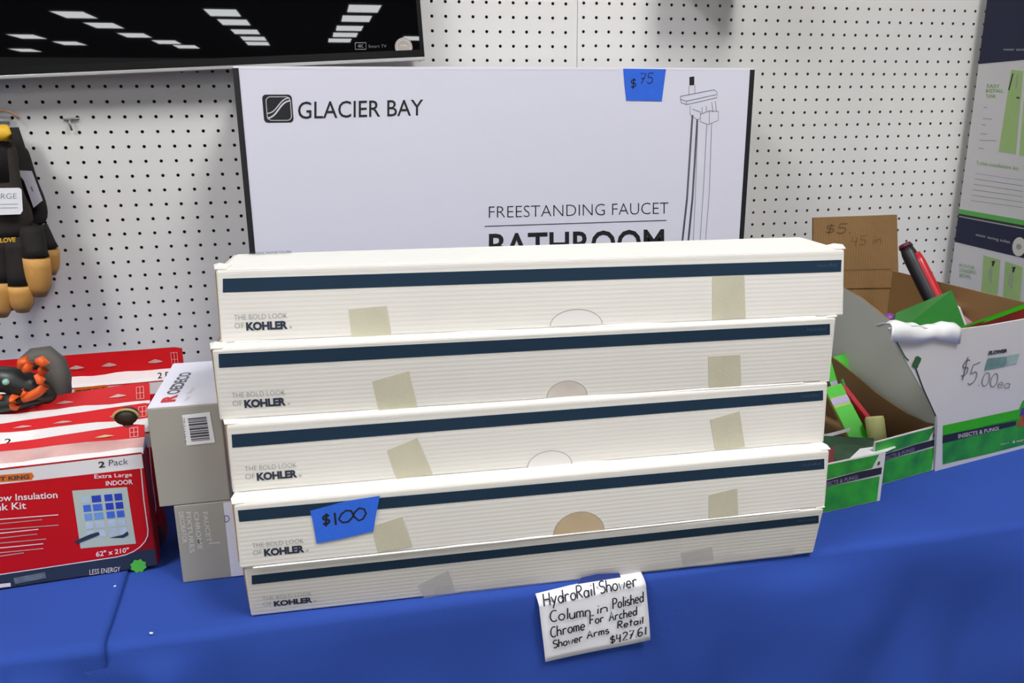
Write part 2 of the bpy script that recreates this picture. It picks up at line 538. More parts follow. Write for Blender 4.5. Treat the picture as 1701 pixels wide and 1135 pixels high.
KLAB = ['long cream carton at the bottom of the stack, lying on the blue cloth',
        'long cream carton second from the bottom, with blue price tape on its front',
        'long cream carton in the middle of the stack of five',
        'long cream carton second from the top of the stack of five',
        'long cream carton on top of the stack, its white lid in full view']
kfaces = []
zb = T + 0.0006
for k, (x, y, yaw, L, H, sh) in enumerate(BOX):
    U = Vector((math.cos(yaw), math.sin(yaw), 0)); D = Vector((-U.y, U.x, 0))
    P0 = Vector((x, y, zb)); h = H - 0.0006
    e = thing('shipping_carton', P0 + U * L / 2 + D * DEPTH / 2, KLAB[k], 'box', 'stacked long cream cartons')
    UP = Z * h + D * sh; F = Face(P0, U, UP); kfaces.append(F)
    b = MB()
    c = [P0, P0 + U * L, P0 + U * L + D * DEPTH, P0 + D * DEPTH]
    b.hexa(c + [p + UP for p in c], M_cream, 0.0022, 2)
    F.patch_px(b, STRIPE[k], M_navy, 0.0004)
    # printed maker's mark, in the same place on every carton
    su = L / 0.7213; sv = h / 0.0788
    def Q(u0, v0, u1, v1): return [(u0 * su, v0 * sv), (u1 * su, v0 * sv), (u1 * su, v1 * sv), (u0 * su, v1 * sv)]
    F.text(b, 'THE BOLD LOOK', Q(.0155, .0250, .0715, .0308), M_kthin, -0.018)
    F.text(b, 'OF', Q(.0155, .0158, .0255, .0218), M_kthin, -0.018)
    F.text(b, 'KOHLER', Q(.0275, .0128, .0715, .0222), M_ktext, 0.05, spacing=0.98)
    F.line(b, [((.0745 + .0011 * math.cos(a)) * su, (.0147 + .0011 * math.sin(a)) * sv) for a in [i * .7 for i in range(10)]], .0005, M_kthin)
    q = [F.uv(*p) for p in STRIPE[k]]
    ue, v0, v1 = q[2][0], q[2][1], q[3][1]; w = v1 - v0
    F.text(b, 'HydroRail', [(ue - .030, v0 + .35 * w), (ue - .006, v0 + .35 * w), (ue - .006, v0 + .72 * w), (ue - .030, v0 + .72 * w)], M_kfaint, -0.01, n=.0007)
    body = b.build('carton_body', e)
    # tuck-in lid with a raised front lip and end flaps showing raw edges
    lid = MB()
    a0 = P0 + UP - Z * .0004 + D * .004 + U * .005
    cc = [a0, a0 + U * (L - .010), a0 + U * (L - .010) + D * (DEPTH - .006), a0 + D * (DEPTH - .006)]
    lid.hexa(cc + [p + Z * .0011 for p in cc], M_creamtop, 0.0004, 1)
    if k == 4:  # text along the back of the lid
        TF = Face(P0 + UP + Z * .0008, U, D, Z)
        TF.text_px(lid, 'HYDRORAIL SHOWER COLUMN', [(414, 425), (484, 422), (483, 418), (413, 421)], M_ktext, 0, .0012)
    lid.build('lid', e)
    for side, s0 in ((0, -1), (1, 1)):
        f = MB(); base = P0 + U * (L * side)
        f.hexa([base + U * s0 * .0002 + D * .010 + Z * .003, base + U * s0 * .0022 + D * .010 + Z * .003, base + U * s0 * .0022 + D * (DEPTH - .008) + Z * .003, base + U * s0 * .0002 + D * (DEPTH - .008) + Z * .003,
                base + U * s0 * .0002 + D * (.010 + sh) + Z * (h - .004), base + U * s0 * .0030 + D * (.010 + sh) + Z * (h - .003), base + U * s0 * .0030 + D * (DEPTH - .008 + sh) + Z * (h - .003), base + U * s0 * .0002 + D * (DEPTH - .008 + sh) + Z * (h - .004)], M_edge)
        tag(f.build('end_flap', e), 'raw brown edge of the end flap')
    # crumpled lid corners
    for side in (0, 1):
        f = MB(); o = P0 + U * (L * side) + UP + Z * .0002; s0 = -1 if side == 0 else 1
        pts = [o + D * .002 - U * s0 * .010, o + D * .001 + U * s0 * .0015 + Z * .0006, o + D * .013 + U * s0 * .0042 + Z * (.0034 if k in (3, 4) else .0010), o + D * .030 + U * s0 * .002 + Z * (.0022 if k == 4 else .0004), o + D * .026 - U * s0 * .012 + Z * .0004]
        f.slab(pts, Z, .0009, M_creamtop)
        f.build('corner_tab', e)
    for tp in TAPES[k]:
        t = MB(); u_ = [F.uv(*p) for p in tp]
        t.slab([F.at(u, v, .0002) for u, v in u_], F.N, .0005, M_mask if k else M_clear)
        tag(t.build('tape_strip', e), 'strip of beige masking tape' if k else 'strip of clear packing tape')
    if NOTCH[k]:
        a, bq, tq = [F.uv(*p) for p in NOTCH[k]]
        n = MB(); r = (bq[0] - a[0]) / 2; cx = (a[0] + bq[0]) / 2; cv = max(0.0004, min(a[1], bq[1])); hh = tq[1] - cv
        m_n = mat('brown_notch', (190, 168, 136), .8, var=.06, var_scale=50) if k == 1 else mat('pale_notch', (205, 196, 186), 0.7, var=0.08, var_scale=60) if k == 3 else mat('white_notch', (222, 218, 214), 0.6)
        arcp = [(cx + r * math.cos(math.radians(t_)), cv + hh * math.sin(math.radians(t_))) for t_ in range(0, 181, 12)]
        n.slab([F.at(u, v, .0001) for u, v in arcp], F.N, .0004, m_n)
        F.line(n, arcp, .0009, mat('notch_crease', (160, 152, 146), 0.7), .0007)
        tag(n.build('thumb_notch', e), 'brown half-round thumb notch' if k == 1 else 'half-round thumb notch')
    # torn white lip along the lower edge
    if k:
        t = MB(); pts_t = []; pts_b = []
        for i in range(60):
            u = L * (.02 + .93 * i / 59)
            pts_b.append((u, .0002)); pts_t.append((u, .0012 + .0022 * max(0, noise.noise(Vector((u * 14, k * 3.1, 0))))))
        vs = [F.at(*p, .0016 + .0012 * noise.noise(Vector((p[0] * 9, k, 5)))) for p in pts_b] + [F.at(*p, .0003) for p in pts_t]
        t.add(vs, [(i, i + 1, 61 + i, 60 + i) for i in range(59)], M_creamtop)
        t.build('bottom_edge_lip', e)
    else:
        t = MB(); pts = []
        n_ = 40
        vs = []
        for i in range(n_ + 1):
            u = L * (.30 + .66 * i / n_); vs.append(F.at(u, .0008, .0012 + .001 * noise.noise(Vector((u * 30, 0, 0)))))
        for i in range(n_ + 1):
            u = L * (.30 + .66 * i / n_); vs.append(F.at(u, .013 + .004 * noise.noise(Vector((u * 12, 1, 0))), .0006 + .0006 * noise.noise(Vector((u * 25, 2, 0)))))
        t.add(vs, [(i, i + 1, n_ + 2 + i, n_ + 1 + i) for i in range(n_)], M_clear)
        tag(t.build('clear_tape', e), 'long wrinkled clear tape along the lower edge')
    if k == 1:  # blue price tape stuck on the front
        t = MB(); tq = [(515, 848), (519, 862), (526, 902), (560, 896), (620, 882), (625, 852), (631, 823), (575, 832)]
        t.slab([F.px(*p, .0012) for p in tq], F.N, .0005, M_blue)
        tp_ = tag(t.build('price_tape', e), 'blue tape with a handwritten price of 100 dollars')
        w_ = MB()
        F.hand(w_, '$', F.uv(535, 873), F.uv(547, 871), .0135, .0024, M_marker, .0019)
        F.line_px(w_, [(556, 851), (558, 871)], .0022, M_marker, .0019)
        F.line_px(w_, [(585 + 0, 848), (575, 847), (567, 853), (563, 862), (569, 867), (578, 866), (585, 859), (590, 849), (597, 843), (605, 845), (608, 852), (603, 861), (596, 864), (589, 858), (584, 849)], .0021, M_marker, .0019)
        w_.build('marker_writing', tp_)
    zb += H

# ------------------------------------------------------------------ tall white faucet box behind the stack
M_gface = mat('lavender_white_print', (222, 221, 233), 0.38, var=0.015, var_scale=4, bump=0.03, bump_scale=30)
M_gtop = mat('white_board', (236, 232, 240), 0.45)
YF = -0.20
gl, gr = -0.983, -0.1015; gt = 1.366
e = thing('faucet_box', ((gl + gr) / 2, YF + .08, T), 'big white box with black edges standing behind the stack of cream cartons', 'box')
F = Face((gl, YF, T + .0005), X)
W = gr - gl; Hh = gt - T - .0005
b = MB()
b.hexa([(gl, YF, T + .0005), (gr, YF, T + .0005), (gr, YF + .17, T + .0005), (gl, YF + .17, T + .0005), (gl, YF, gt), (gr, YF, gt), (gr, YF + .17, gt), (gl, YF + .17, gt)], M_gface, .0025, 2)
F.patch(b, [(.003, Hh - .004), (W - .003, Hh - .004), (W - .003, Hh - .0005), (.003, Hh - .0005)], M_gtop, .0003)
# emblem: black rounded square with two pale sweeping bands
def rsq(u0, v0, u1, v1, r):
    out = []
    for cx, cy, a in ((u1 - r, v1 - r, 0), (u0 + r, v1 - r, 90), (u0 + r, v0 + r, 180), (u1 - r, v0 + r, 270)):
        out += [(cx + r * math.cos(math.radians(a + t_)), cy + r * math.sin(math.radians(a + t_))) for t_ in range(0, 91, 15)]
    return out
u0, v0 = F.uv(439, 204); u1, v1 = F.uv(484.5, 157)
F.patch(b, rsq(u0, v0, u1, v1, .006), M_black, .0004)
M_pale = mat('pale_print', (206, 206, 212), 0.5)
w = u1 - u0; hgt = v1 - v0
rim = rsq(u0 + w * .12, v0 + hgt * .08, u0 + w * .94, v0 + hgt * .92, .007)
F.line(b, rim, .0011, M_pale, .0007, closed=True)
for s_, th in ((0.0, .0024), (.17, .0016)):
    pts = []
    for i in range(21):
        t_ = i / 20
        pts.append((u0 + w * (.12 + .80 * t_), v0 + hgt * (.16 + s_ + .62 * (t_ + .11 * math.sin(t_ * 2 * math.pi + 3.14)) - s_ * .4 * t_)))
    F.line(b, pts, th, M_pale, .0008)
F.text_px(b, 'GLACIER BAY', [(495, 198), (703, 192), (703, 165), (495, 169)], M_black, 0.004)
F.text_px(b, 'FREESTANDING FAUCET', [(812, 362), (1110, 355), (1110, 336), (812, 343)], M_black, -0.016)
F.line_px(b, [(805, 376), (1107, 366)], .0013, M_black)
F.text_px(b, 'BATHROOM', [(812, 430), (1103, 424), (1103, 380), (812, 388)], M_black, 0.016)
# line drawing of the floor standing tap
M_draw = mat('drawing_ink', (112, 112, 124), 0.6)
M_drawd = mat('drawing_ink_dark', (70, 70, 82), 0.6)
for ln in ([(1130, 160), (1186, 149), (1191, 153), (1191, 162), (1140, 174), (1131, 170), (1130, 160)], [(1131, 165), (1140, 168), (1190, 157)], [(1140, 168), (1140, 174)],
           [(1144, 143), (1144, 158)], [(1154, 141), (1154, 156)],
           [(1146, 176), (1146, 190), (1158, 199), (1163, 196), (1163, 186), (1150, 181)], [(1163, 190), (1178, 184), (1193, 185), (1193, 200), (1176, 207), (1163, 202), (1163, 190)], [(1178, 184), (1178, 206)],
           [(1166, 178), (1166, 188)], [(1173, 176), (1173, 186)], [(1182, 170), (1184, 186)], [(1188, 168), (1190, 186)],
           [(1174, 206), (1168, 320), (1162, 410)], [(1182, 204), (1178, 320), (1171, 410)], [(1159, 200), (1155, 320), (1151, 410)]):
    F.line_px(b, ln, .0009, M_draw)
for ln, w_ in (([(1150, 192), (1141, 330), (1132, 412)], .0034), ([(1158, 199), (1150, 330), (1142, 412)], .0034)):
    F.line_px(b, ln, w_, M_draw)
    pts = [F.uv(*p) for p in ln]
    for i in range(90):
        t_ = i / 89
        A, B_ = (pts[0], pts[1]) if t_ < .5 else (pts[1], pts[2]); q = t_ * 2 if t_ < .5 else t_ * 2 - 1
        uu = A[0] + (B_[0] - A[0]) * q; vv = A[1] + (B_[1] - A[1]) * q
        F.line(b, [(uu - .0019, vv), (uu + .0019, vv + .0006)], .0011, M_drawd, .0008)
F.patch_px(b, [(1145, 142), (1153, 141), (1153, 127), (1145, 128)], M_black, .0006)
b.build('box_body', e)
for nm, xx, ww in (('edge_strip', gl, .0085), ('edge_strip', gr, -.0085)):
    t = MB(); x0, x1 = sorted((xx - math.copysign(.0004, ww), xx + ww))
    t.box((x0, YF - .0008, T + .001), (x1, YF + .15, gt - .003), M_black)
    tag(t.build(nm, e), 'black edge strip')
t = MB(); t.slab([F.px(*p, .0005) for p in ((1035, 114), (1037, 140), (1040, 167), (1099, 168), (1102, 145), (1106, 115))], F.N, .0005, M_blue)
tp_ = tag(t.build('price_tape', e), 'blue tape with a handwritten price of 75 dollars')
w_ = MB()
F.hand(w_, '$', F.uv(1046, 147), F.uv(1055, 146), .016, .0019, M_marker, .0013)
F.hand(w_, '75', F.uv(1062, 139), F.uv(1083, 139), .017, .0015, M_marker, .0013)
w_.build('marker_writing', tp_)

# ------------------------------------------------------------------ television on the wall
M_scr = mat('glossy_screen', (6, 6, 8), 0.012, spec=0.5)
M_bez = mat('black_plastic', (7, 7, 8), 0.25, spec=0.3)
M_sil = mat('silver_plastic', (178, 176, 174), 0.35, metal=0.3)
p0 = ony(0, 129.5, -.055); p1 = ony(705.5, 98, -.055)
U = (p1 - p0).normalized(); V = Y.cross(U).normalized() * -1
V = Vector((-U.z, 0, U.x))
TWd = 1.12; Ht = .64
O = p1 - U * TWd
e = thing('television', (O + U * TWd / 2 + Y * .05), 'black flat television on the pegboard, top left, mirroring ceiling lights', 'television')
F = Face(O, U, V)
def tvbox(mb, u0, v0, u1, v1, n0, n1, m, bev=0.0):
    cs = [(u0, v0), (u1, v0), (u1, v1), (u0, v1)]
    A = [F.at(u, v, n0) for u, v in cs]; B_ = [F.at(u, v, n1) for u, v in cs]
    mb.hexa(A + B_, m, bev)
b = MB(); tvbox(b, .002, .006, TWd - .002, Ht - .002, -.03, -.001, M_bez, .004)
tvbox(b, .1, .08, TWd - .1, Ht - .1, -.0535, -.028, M_bez, .004); b.build('back_shell', e)
b = MB(); tvbox(b, .007, .016, TWd - .007, Ht - .008, -.002, .0004, M_scr); sc = b.build('screen', e)
b = MB()
tvbox(b, 0, 0, .007, Ht, -.012, .0015, M_bez); tvbox(b, TWd - .007, 0, TWd, Ht, -.012, .0015, M_bez)
tvbox(b, .007, Ht - .008, TWd - .007, Ht, -.012, .0015, M_bez); tvbox(b, .007, .003, TWd - .007, .016, -.012, .0015, M_bez); b.build('bezel', e)
b = MB(); tvbox(b, 0, -.002, TWd, .0035, -.02, .003, M_sil, .0008); tag(b.build('bottom_trim', e), 'thin silver trim along the bottom')
b = MB(); M_lgo = mat('grey_mark', (120, 122, 126), 0.4)
F.line_px(b, [(590, 71), (608, 71), (608, 82), (590, 82)], .0014, M_lgo, .0009, closed=True)
F.text_px(b, '4K', [(594, 79.5), (604, 79.5), (604, 73.5), (594, 73.5)], M_lgo, 0, .0009)
F.text_px(b, 'Smart TV', [(612, 79.5), (642, 79), (642, 74), (612, 74.5)], M_lgo, -.01, .0009)
b.build('printed_mark', e)
cu, cv = F.uv(670.5, 78)
b = MB(); r = .0155
pts = [(cu + r * math.cos(a * math.pi / 14), cv + r * math.sin(a * math.pi / 14)) for a in range(28)]
b.slab([F.at(u, v, .0004) for u, v in pts], F.N, .0007, mat('silver_sticker', (178, 168, 160), 0.3, var=.15, var_scale=70, metal=.2))
F.line(b, [(cu + .012 * math.cos(a * math.pi / 10), cv + .012 * math.sin(a * math.pi / 10)) for a in range(21)], .0009, mat('sticker_ring', (214, 206, 198), .4), .0013)
F.line(b, [(cu - .006, cv + .003), (cu + .006, cv + .002)], .0012, mat('sticker_ring', (214, 206, 198), .4), .0013)
tag(b.build('round_sticker', e), 'round silver sticker')

# something long hung on the wall just above the frame shades the pegboard
b = MB(); pA = ony(1106, 0, -.03); b.box((pA.x, -.14, 1.545), (pA.x + .16, -.002, 1.72), mat('grey_panel', (120, 116, 110), 0.6), .003)
tag(b.build('storage_box'), 'grey box hung high on the pegboard above the faucet box', 'box')

# ------------------------------------------------------------------ handwritten card on the table edge
M_card = mat('index_card', (236, 236, 242), 0.6, bump=0.04, bump_scale=90)
ys = -0.781
bl = ony(906, 1100, ys); br = ony(1080, 1063, ys); tl = ony(897, 1010, ys); tr = ony(1073, 977, ys)
U = (br - bl).normalized(); V = ((tl - bl) + (tr - br)).normalized(); Wd = (br - bl).length; hs = (tl - bl).length
F = Face(bl, U, V)
e = thing('handwritten_card', (bl + br) / 2, 'white card with black handwriting taped over the front edge of the blue cloth', 'sign')
prof = [(v, .0008 * math.sin(v * 60)) for v in [hs * i / 10 for i in range(11)]]
# then curling back over the cloth's rolled edge
for k in range(1, 9):
    a = math.radians(9.5 * k); prof.append((hs + .011 * math.sin(a), -.020 * (1 - math.cos(a)) - .0004 * k))
b = MB(); vs = []; fs = []; nw = 14
for v, n in prof:
    for i in range(nw + 1):
        u = Wd * i / nw; vs.append(F.at(u - .010 * (v / hs) * .12 * 0, v, n + .0012 * math.sin(u * 40) * (v / hs - .5)))
for a in range(len(prof) - 1):
    for i in range(nw): fs.append((a * (nw + 1) + i, a * (nw + 1) + i + 1, (a + 1) * (nw + 1) + i + 1, (a + 1) * (nw + 1) + i))
b.add(vs, fs, M_card, True)
card = b.build('card', e)
sd = card.modifiers.new('thickness', 'SOLIDIFY'); sd.thickness = .0005; sd.offset = -1
w_ = MB()
lines = [('Column', (913, 1031), (979, 1021), .0150), ('in', (989, 1018), (1007, 1014), .0125), ('Polished', (1017, 1010), (1067, 998), .0140),
         ('Chrome', (914, 1057), (970, 1044), .0140), ('For', (979, 1035), (1001, 1031), .0110), ('Arched', (1011, 1030), (1056, 1020), .0120),
         ('Shower', (918, 1075), (966, 1063), .0105), ('Arms', (974, 1059), (1010, 1050), .0100), ('Retail', (1025, 1042), (1066, 1034), .0095), ('$427.61', (1012, 1068), (1071, 1052), .0110)]
for s_, a, bq, hh in lines:
    F.hand(w_, s_, F.uv(*a), F.uv(*bq), hh, .0017, M_marker, .0030)
# the top line lies on the curl
TF = Face(F.at(0, hs - .004, .0022), U, (F.V * .93 - F.N * .36))
TF.hand(w_, 'HydroRail Shower', TF.uv(904, 1007), TF.uv(1058, 974), .0145, .0016, M_marker, .0006)
w_.build('handwriting', e)
KF = kfaces[0]
t = MB(); t.slab([KF.px(*p, .004) for p in ((957, 968), (964, 956), (990, 950), (1027, 948), (1030, 957), (1000, 966))], KF.N, .0006, mat('dark_blue_tape', (30, 62, 150), .6, bump=.2, bump_scale=300))
tag(t.build('tape_strip', e), 'dark blue tape holding the card')

# ------------------------------------------------------------------ grey boxes left of the stack
M_gbox = mat('taupe_card', (164, 160, 150), 0.5, var=.03, var_scale=10)
M_gwht = mat('bluish_white_card', (226, 226, 238), 0.5)
M_red = mat('red_print', (196, 26, 36), 0.4)
# lower box
x0, x1, y0, y1 = -1.0545, -0.984, -.656, -.49; zt = .8515
e = thing('small_box', ((x0 + x1) / 2, (y0 + y1) / 2, T), 'grey and white box standing under the other grey box, beside the cream stack', 'box')
F = Face((x0, y0, T + .0004), X)
b = MB(); b.box((x0, y0, T + .0004), (x1, y1, zt), M_gbox, .0012)
q = [F.uv(371, 838), F.uv(385, 965)]
F.patch(b, [(q[0][0], .001), (x1 - x0 - .001, .001), (x1 - x0 - .001, zt - T - .002), (q[0][0], zt - T - .002)], M_gwht)
M_gtx = mat('pale_grey_print', (206, 205, 202), 0.5)
for i, (px, t0, t1, txt) in enumerate(((301, 850, 902, 'DECORATOR'), (313, 850, 918, 'FIXTURES'), (326, 850, 912, 'CHROME'), (341, 850, 900, 'FAUCET'))):
    a = F.uv(px + 2, t0); c = F.uv(px + 9, t1)
    hw = .0042
    F.text(b, txt, [(a[0] - hw, a[1]), (c[0] - hw, c[1]), (c[0] + hw - .003, c[1]), (a[0] + hw - .003, a[1])], M_gtx, .01)
F.line_px(b, [(347, 903), (366, 901)], .0014, M_gtx)
F.text_px(b, 'D', [(371 + 2, 868), (382, 867), (381, 855), (372, 856)], mat('violet_print', (120, 110, 150), .5), 0, .0008)
b.build('box_body', e)
# upper box
x0, x1, y0, y1 = -1.0698, -0.9905, -.656, -.474; z0 = zt + .0005; zt2 = .9733
e = thing('small_box', ((x0 + x1) / 2, (y0 + y1) / 2, z0), 'grey box with white top and barcode label, stacked on another grey box', 'box')
b = MB(); b.box((x0, y0, z0), (x1, y1, zt2), M_gbox, .0012)
TF = Face((x0, y0, zt2), X, Y, Z)
TF.patch(b, [(.0005, .0005), (x1 - x0 - .0005, .0005), (x1 - x0 - .0005, y1 - y0 - .0005), (.0005, y1 - y0 - .0005)], M_gwht, .0003)
# lettering running away along the depth
def run(txt, pa, pb, wid, m, wt):
    a = TF.uv(*pa); c = TF.uv(*pb); dx, dy = c[0] - a[0], c[1] - a[1]; l = math.hypot(dx, dy); nx, ny = -dy / l * wid, dx / l * wid
    TF.text(b, txt, [a, c, (c[0] + nx, c[1] + ny), (a[0] + nx, a[1] + ny)], m, wt, .0006)
run('R', (291, 668), (296, 656), .016, M_red, .06)
run('OEDECO', (297, 655), (320, 619), .015, mat('dark_grey_print', (92, 92, 100), .5), .03)
run('model', (311, 667), (318, 659), .006, M_gtx, .0)
run('faucet', (316, 655), (325, 645), .006, M_gtx, .0)
b.build('box_body', e)
F = Face((x0, y0, z0), X)
t = MB(); t.slab([F.px(*p, .0002) for p in ((310, 740), (357.5, 735), (348.5, 684.5), (302.5, 690))], F.N, .0005, M_white)
lb = tag(t.build('barcode_label', e), 'white barcode label')
bars = MB(); M_bar = mat('barcode_ink', (84, 80, 92), .6)
a, c, d_, f_ = F.uv(318, 733), F.uv(349, 730), F.uv(343, 692), F.uv(312, 695)
tt = 0.0
random.seed(3)
while tt < .95:
    w1 = random.choice((.03, .05, .09)); t2 = min(1, tt + w1)
    def at_(s_, r_): return tuple((a[i] * (1 - s_) + c[i] * s_) * (1 - r_) + (f_[i] * (1 - s_) + d_[i] * s_) * r_ for i in (0, 1))
    F.patch(bars, [at_(0, tt), at_(1, tt), at_(1, t2), at_(0, t2)], M_bar, .0010); tt = t2 + random.choice((.03, .04))
F.text_px(bars, '0 47313 82', [(310, 735), (307, 694), (304.5, 694), (307.5, 735)], M_bar, 0, .001)
bars.build('barcode', lb)

# ------------------------------------------------------------------ red window insulation kits
M_kred = mat('red_carton', (200, 14, 24), 0.5, var=.10, var_scale=6, spec=.25)
M_kdred = mat('dark_red_carton', (150, 12, 22), 0.5, var=.15, var_scale=8, spec=.25)
M_kwht = mat('white_shrink_wrap', (232, 228, 228), 0.22, var=.05, var_scale=14, bump=.15, bump_scale=45, coat=.6)
M_kpink = mat('pink_wrap', (214, 170, 166), 0.25, var=.3, var_scale=18, bump=.2, bump_scale=50, coat=.5)
M_korg = mat('orange_label', (226, 112, 22), 0.4)
M_kblk = mat('slate_band', (46, 56, 72), 0.35, var=.1, var_scale=12)
M_kgrn = mat('green_badge', (92, 196, 70), 0.4)
M_kglass = mat('sky_blue_print', (58, 104, 214), 0.35, var=.25, var_scale=30)
M_tan = mat('tan_slot', (190, 170, 120), .6)


def kit(label, O, yaw, Wk, Dk, Hb, Hh_, tilt, detail, bend=0.0):
    """carton with printed front, sloping shrink-wrapped top and an upright hanging header"""
    U = Vector((math.cos(yaw), math.sin(yaw), 0)); D = Vector((-U.y, U.x, 0)); O = Vector(O)
    e = thing('window_kit', O + U * Wk / 2 + D * Dk / 2, label, 'window kit', 'red window insulation kits')
    F = Face(O, U)
    b = MB(); c = [O, O + U * Wk, O + U * Wk + D * Dk, O + D * Dk]
    b.hexa(c + [p + Z * Hb for p in c], M_kdred, .0025, 2)
    bw = Hb * .845   # red panel from bottom band up to the white band
    F.patch(b, [(.0015, .0015), (Wk - .0015, .0015), (Wk - .0015, Hb * .16), (.0015, Hb * .135)], M_kblk, .0002)
    F.patch(b, [(.0015, Hb * .135), (Wk - .045, Hb * .135), (Wk - .025, Hb * .15), (Wk - .012, Hb * .21), (Wk - .006, Hb * .32), (Wk - .0015, Hb * .5), (Wk - .0015, Hb * .885), (.0015, Hb * .885)], M_kred, .0003)
    F.patch(b, [(.0015, Hb * .895), (Wk - .0015, Hb * .872), (Wk - .0015, Hb - .001), (.0015, Hb - .001)], M_kwht, .0004)
    F.line(b, [(.0015, Hb * .125), (Wk - .045, Hb * .135)] + [(Wk - .045 + .039 * math.sin(math.radians(t_)), Hb * .135 + .030 * (1 - math.cos(math.radians(t_)))) for t_ in range(15, 91, 15)] + [(Wk - .006, Hb * .6), (Wk - .004, Hb * .93)], .0012, M_kwht, .0006)
    body = b.build('carton_body', e)
    # sloping wrapped top
    w = MB(); n_ = 26; vs = []
    for r_, (dd, hh) in enumerate(((.001, Hb - .0015), (Dk * .22, Hb + .004), (Dk * .5, Hb + .007), (Dk * .8, Hb + .010))):
        for i in range(n_ + 1):
            u = Wk * i / n_
            vs.append(O + U * u + D * dd + Z * (hh + (.0024 * noise.noise(Vector((u * 26, r_ * 2.2, O.y * 40))) if r_ else 0)))
    for r_ in range(3):
        w.add([], [], M_kwht)
    fs = [(r_ * (n_ + 1) + i, r_ * (n_ + 1) + i + 1, (r_ + 1) * (n_ + 1) + i + 1, (r_ + 1) * (n_ + 1) + i) for r_ in range(3) for i in range(n_)]
    w.add(vs, fs[:n_], M_kwht, True); w.add(vs, fs[n_:], M_kpink if detail else M_kwht, True)
    # closed gable end
    for uu in (0, Wk):
        w.add([O + U * uu + D * .001 + Z * (Hb - .0015), O + U * uu + D * (Dk - .002) + Z * (Hb - .0015), O + U * uu + D * Dk * .8 + Z * (Hb + .010), O + U * uu + D * Dk * .22 + Z * (Hb + .004)], [(0, 1, 2, 3)], M_kwht)
    w.build('wrapped_top', e)
    # header card, bent back more towards its left
    h = MB(); HO = O + D * Dk * .8 + Z * (Hb + .006); nu, nv = 40, 4
    def hp(u, v, off=0.0):
        q = max(0.0, (Wk - u) / .20); tl = tilt + (bend * min(1.6, q))
        r_ = max(0.0, u - (Wk - .004)) if v > Hh_ - .004 else 0
        w_ = .0010 * noise.noise(Vector((u * 30, v * 30, O.y * 60)))
        hv = D * math.sin(tl) + Z * math.cos(tl); n_ = U.cross(hv)
        return HO + U * u + hv * (v * (1 - .35 * min(1, q) * (1 if bend else 0)) - r_ * .6) + n_ * (off + w_)
    vs = [hp(Wk * i_ / nu, Hh_ * j_ / nv) for j_ in range(nv + 1) for i_ in range(nu + 1)]
    h.add(vs, [(j_ * (nu + 1) + i_, j_ * (nu + 1) + i_ + 1, (j_ + 1) * (nu + 1) + i_ + 1, (j_ + 1) * (nu + 1) + i_) for j_ in range(nv) for i_ in range(nu)], M_kred, True)
    h.add([p_ - U.cross(Z) * .001 for p_ in vs], [(j_ * (nu + 1) + i_, (j_ + 1) * (nu + 1) + i_, (j_ + 1) * (nu + 1) + i_ + 1, j_ * (nu + 1) + i_ + 1) for j_ in range(nv) for i_ in range(nu)], M_kdred, True)
    def hpoly(pts, m, off): h.add([hp(u, v, off) for u, v in pts], [list(range(len(pts)))], m)
    cu = Wk - .017
    for k_ in range(3):
        u_ = cu + k_ * .0045; hpoly([(u_, Hh_ * .2), (u_ + .0006, Hh_ * .2), (u_ + .0006, Hh_ * .8), (u_, Hh_ * .8)], M_kpink, .0016)
        v_ = Hh_ * (.2 + .29 * k_); hpoly([(cu, v_), (cu + .0096, v_), (cu + .0096, v_ + .0006), (cu, v_ + .0006)], M_kpink, .0016)
    for back in ((.040, .105, .150) if not detail else (.045,)):
        uu = Wk - back
        hpoly([(uu - .011, Hh_ * .44), (uu, Hh_ * .40), (uu + .011, Hh_ * .44), (uu + .007, Hh_ * .50), (uu, Hh_ * .57), (uu - .007, Hh_ * .50)], M_tan if detail else M_kpink, .0014)
    h.build('hanging_header', e)
    return e, F, body


YAW = 0.079
kx = -1.0895; ky = -.6135
Uk = Vector((math.cos(YAW), math.sin(YAW), 0)); Dk_ = Vector((-Uk.y, Uk.x, 0))
WK = .42
O1 = Vector((kx, ky, T + .0042)) - Uk * WK
e, F, body = kit('red window insulation kit at the front of the row, its whole printed front in view', O1, YAW, WK, .038, .1505, .020, .55, True, .45)
p = MB()
M_ktxt = mat('white_print', (238, 226, 226), .4)
F.text_px(p, '2', [(164, 777), (175, 776), (174, 766), (163, 767)], M_black, .02, .0008)
F.text_px(p, 'Pack', [(181, 774), (213, 771), (213, 761), (181, 764)], M_kblk, -.005, .0008)
F.text_px(p, 'Extra Large', [(157, 797), (220, 793), (219, 785), (157, 788)], M_ktxt, .01, .0008)
F.text_px(p, 'INDOOR', [(176, 807), (221, 804), (220, 796), (176, 799)], M_ktxt, .02, .0008)
F.text_px(p, 'Window Insulation', [(-48, 836), (96, 827), (95, 816), (-48, 825)], M_ktxt, .015, .0008)
F.text_px(p, 'Shrink Kit', [(-40, 851), (44, 845), (43, 833), (-40, 839)], M_ktxt, .015, .0008)
for i, (y0_, x1_) in enumerate(((863, 97), (871, 70), (880, 98), (887, 64), (895, 62), (903, 77), (911, 72), (919, 72), (926, 40))):
    F.line_px(p, [(-30, y0_ + 2), (x1_, y0_ - 8)], .0012, M_kpink if i % 3 else M_ktxt, .0008)
F.text_px(p, '62" x 210"', [(160, 925), (214, 917), (214, 909), (159, 916)], M_ktxt, .02, .0008)
F.text_px(p, 'LESS ENERGY', [(149, 955), (200, 949), (200, 941), (149, 946)], M_ktxt, .0, .0008)
F.line_px(p, [(0, 973), (18, 971)], .005, M_ktxt, .0008)
F.line_px(p, [(24, 965), (76, 955)], .008, mat('faded_picture', (112, 122, 134), .4, var=.4, var_scale=90), .0007)
p.build('front_print', body)
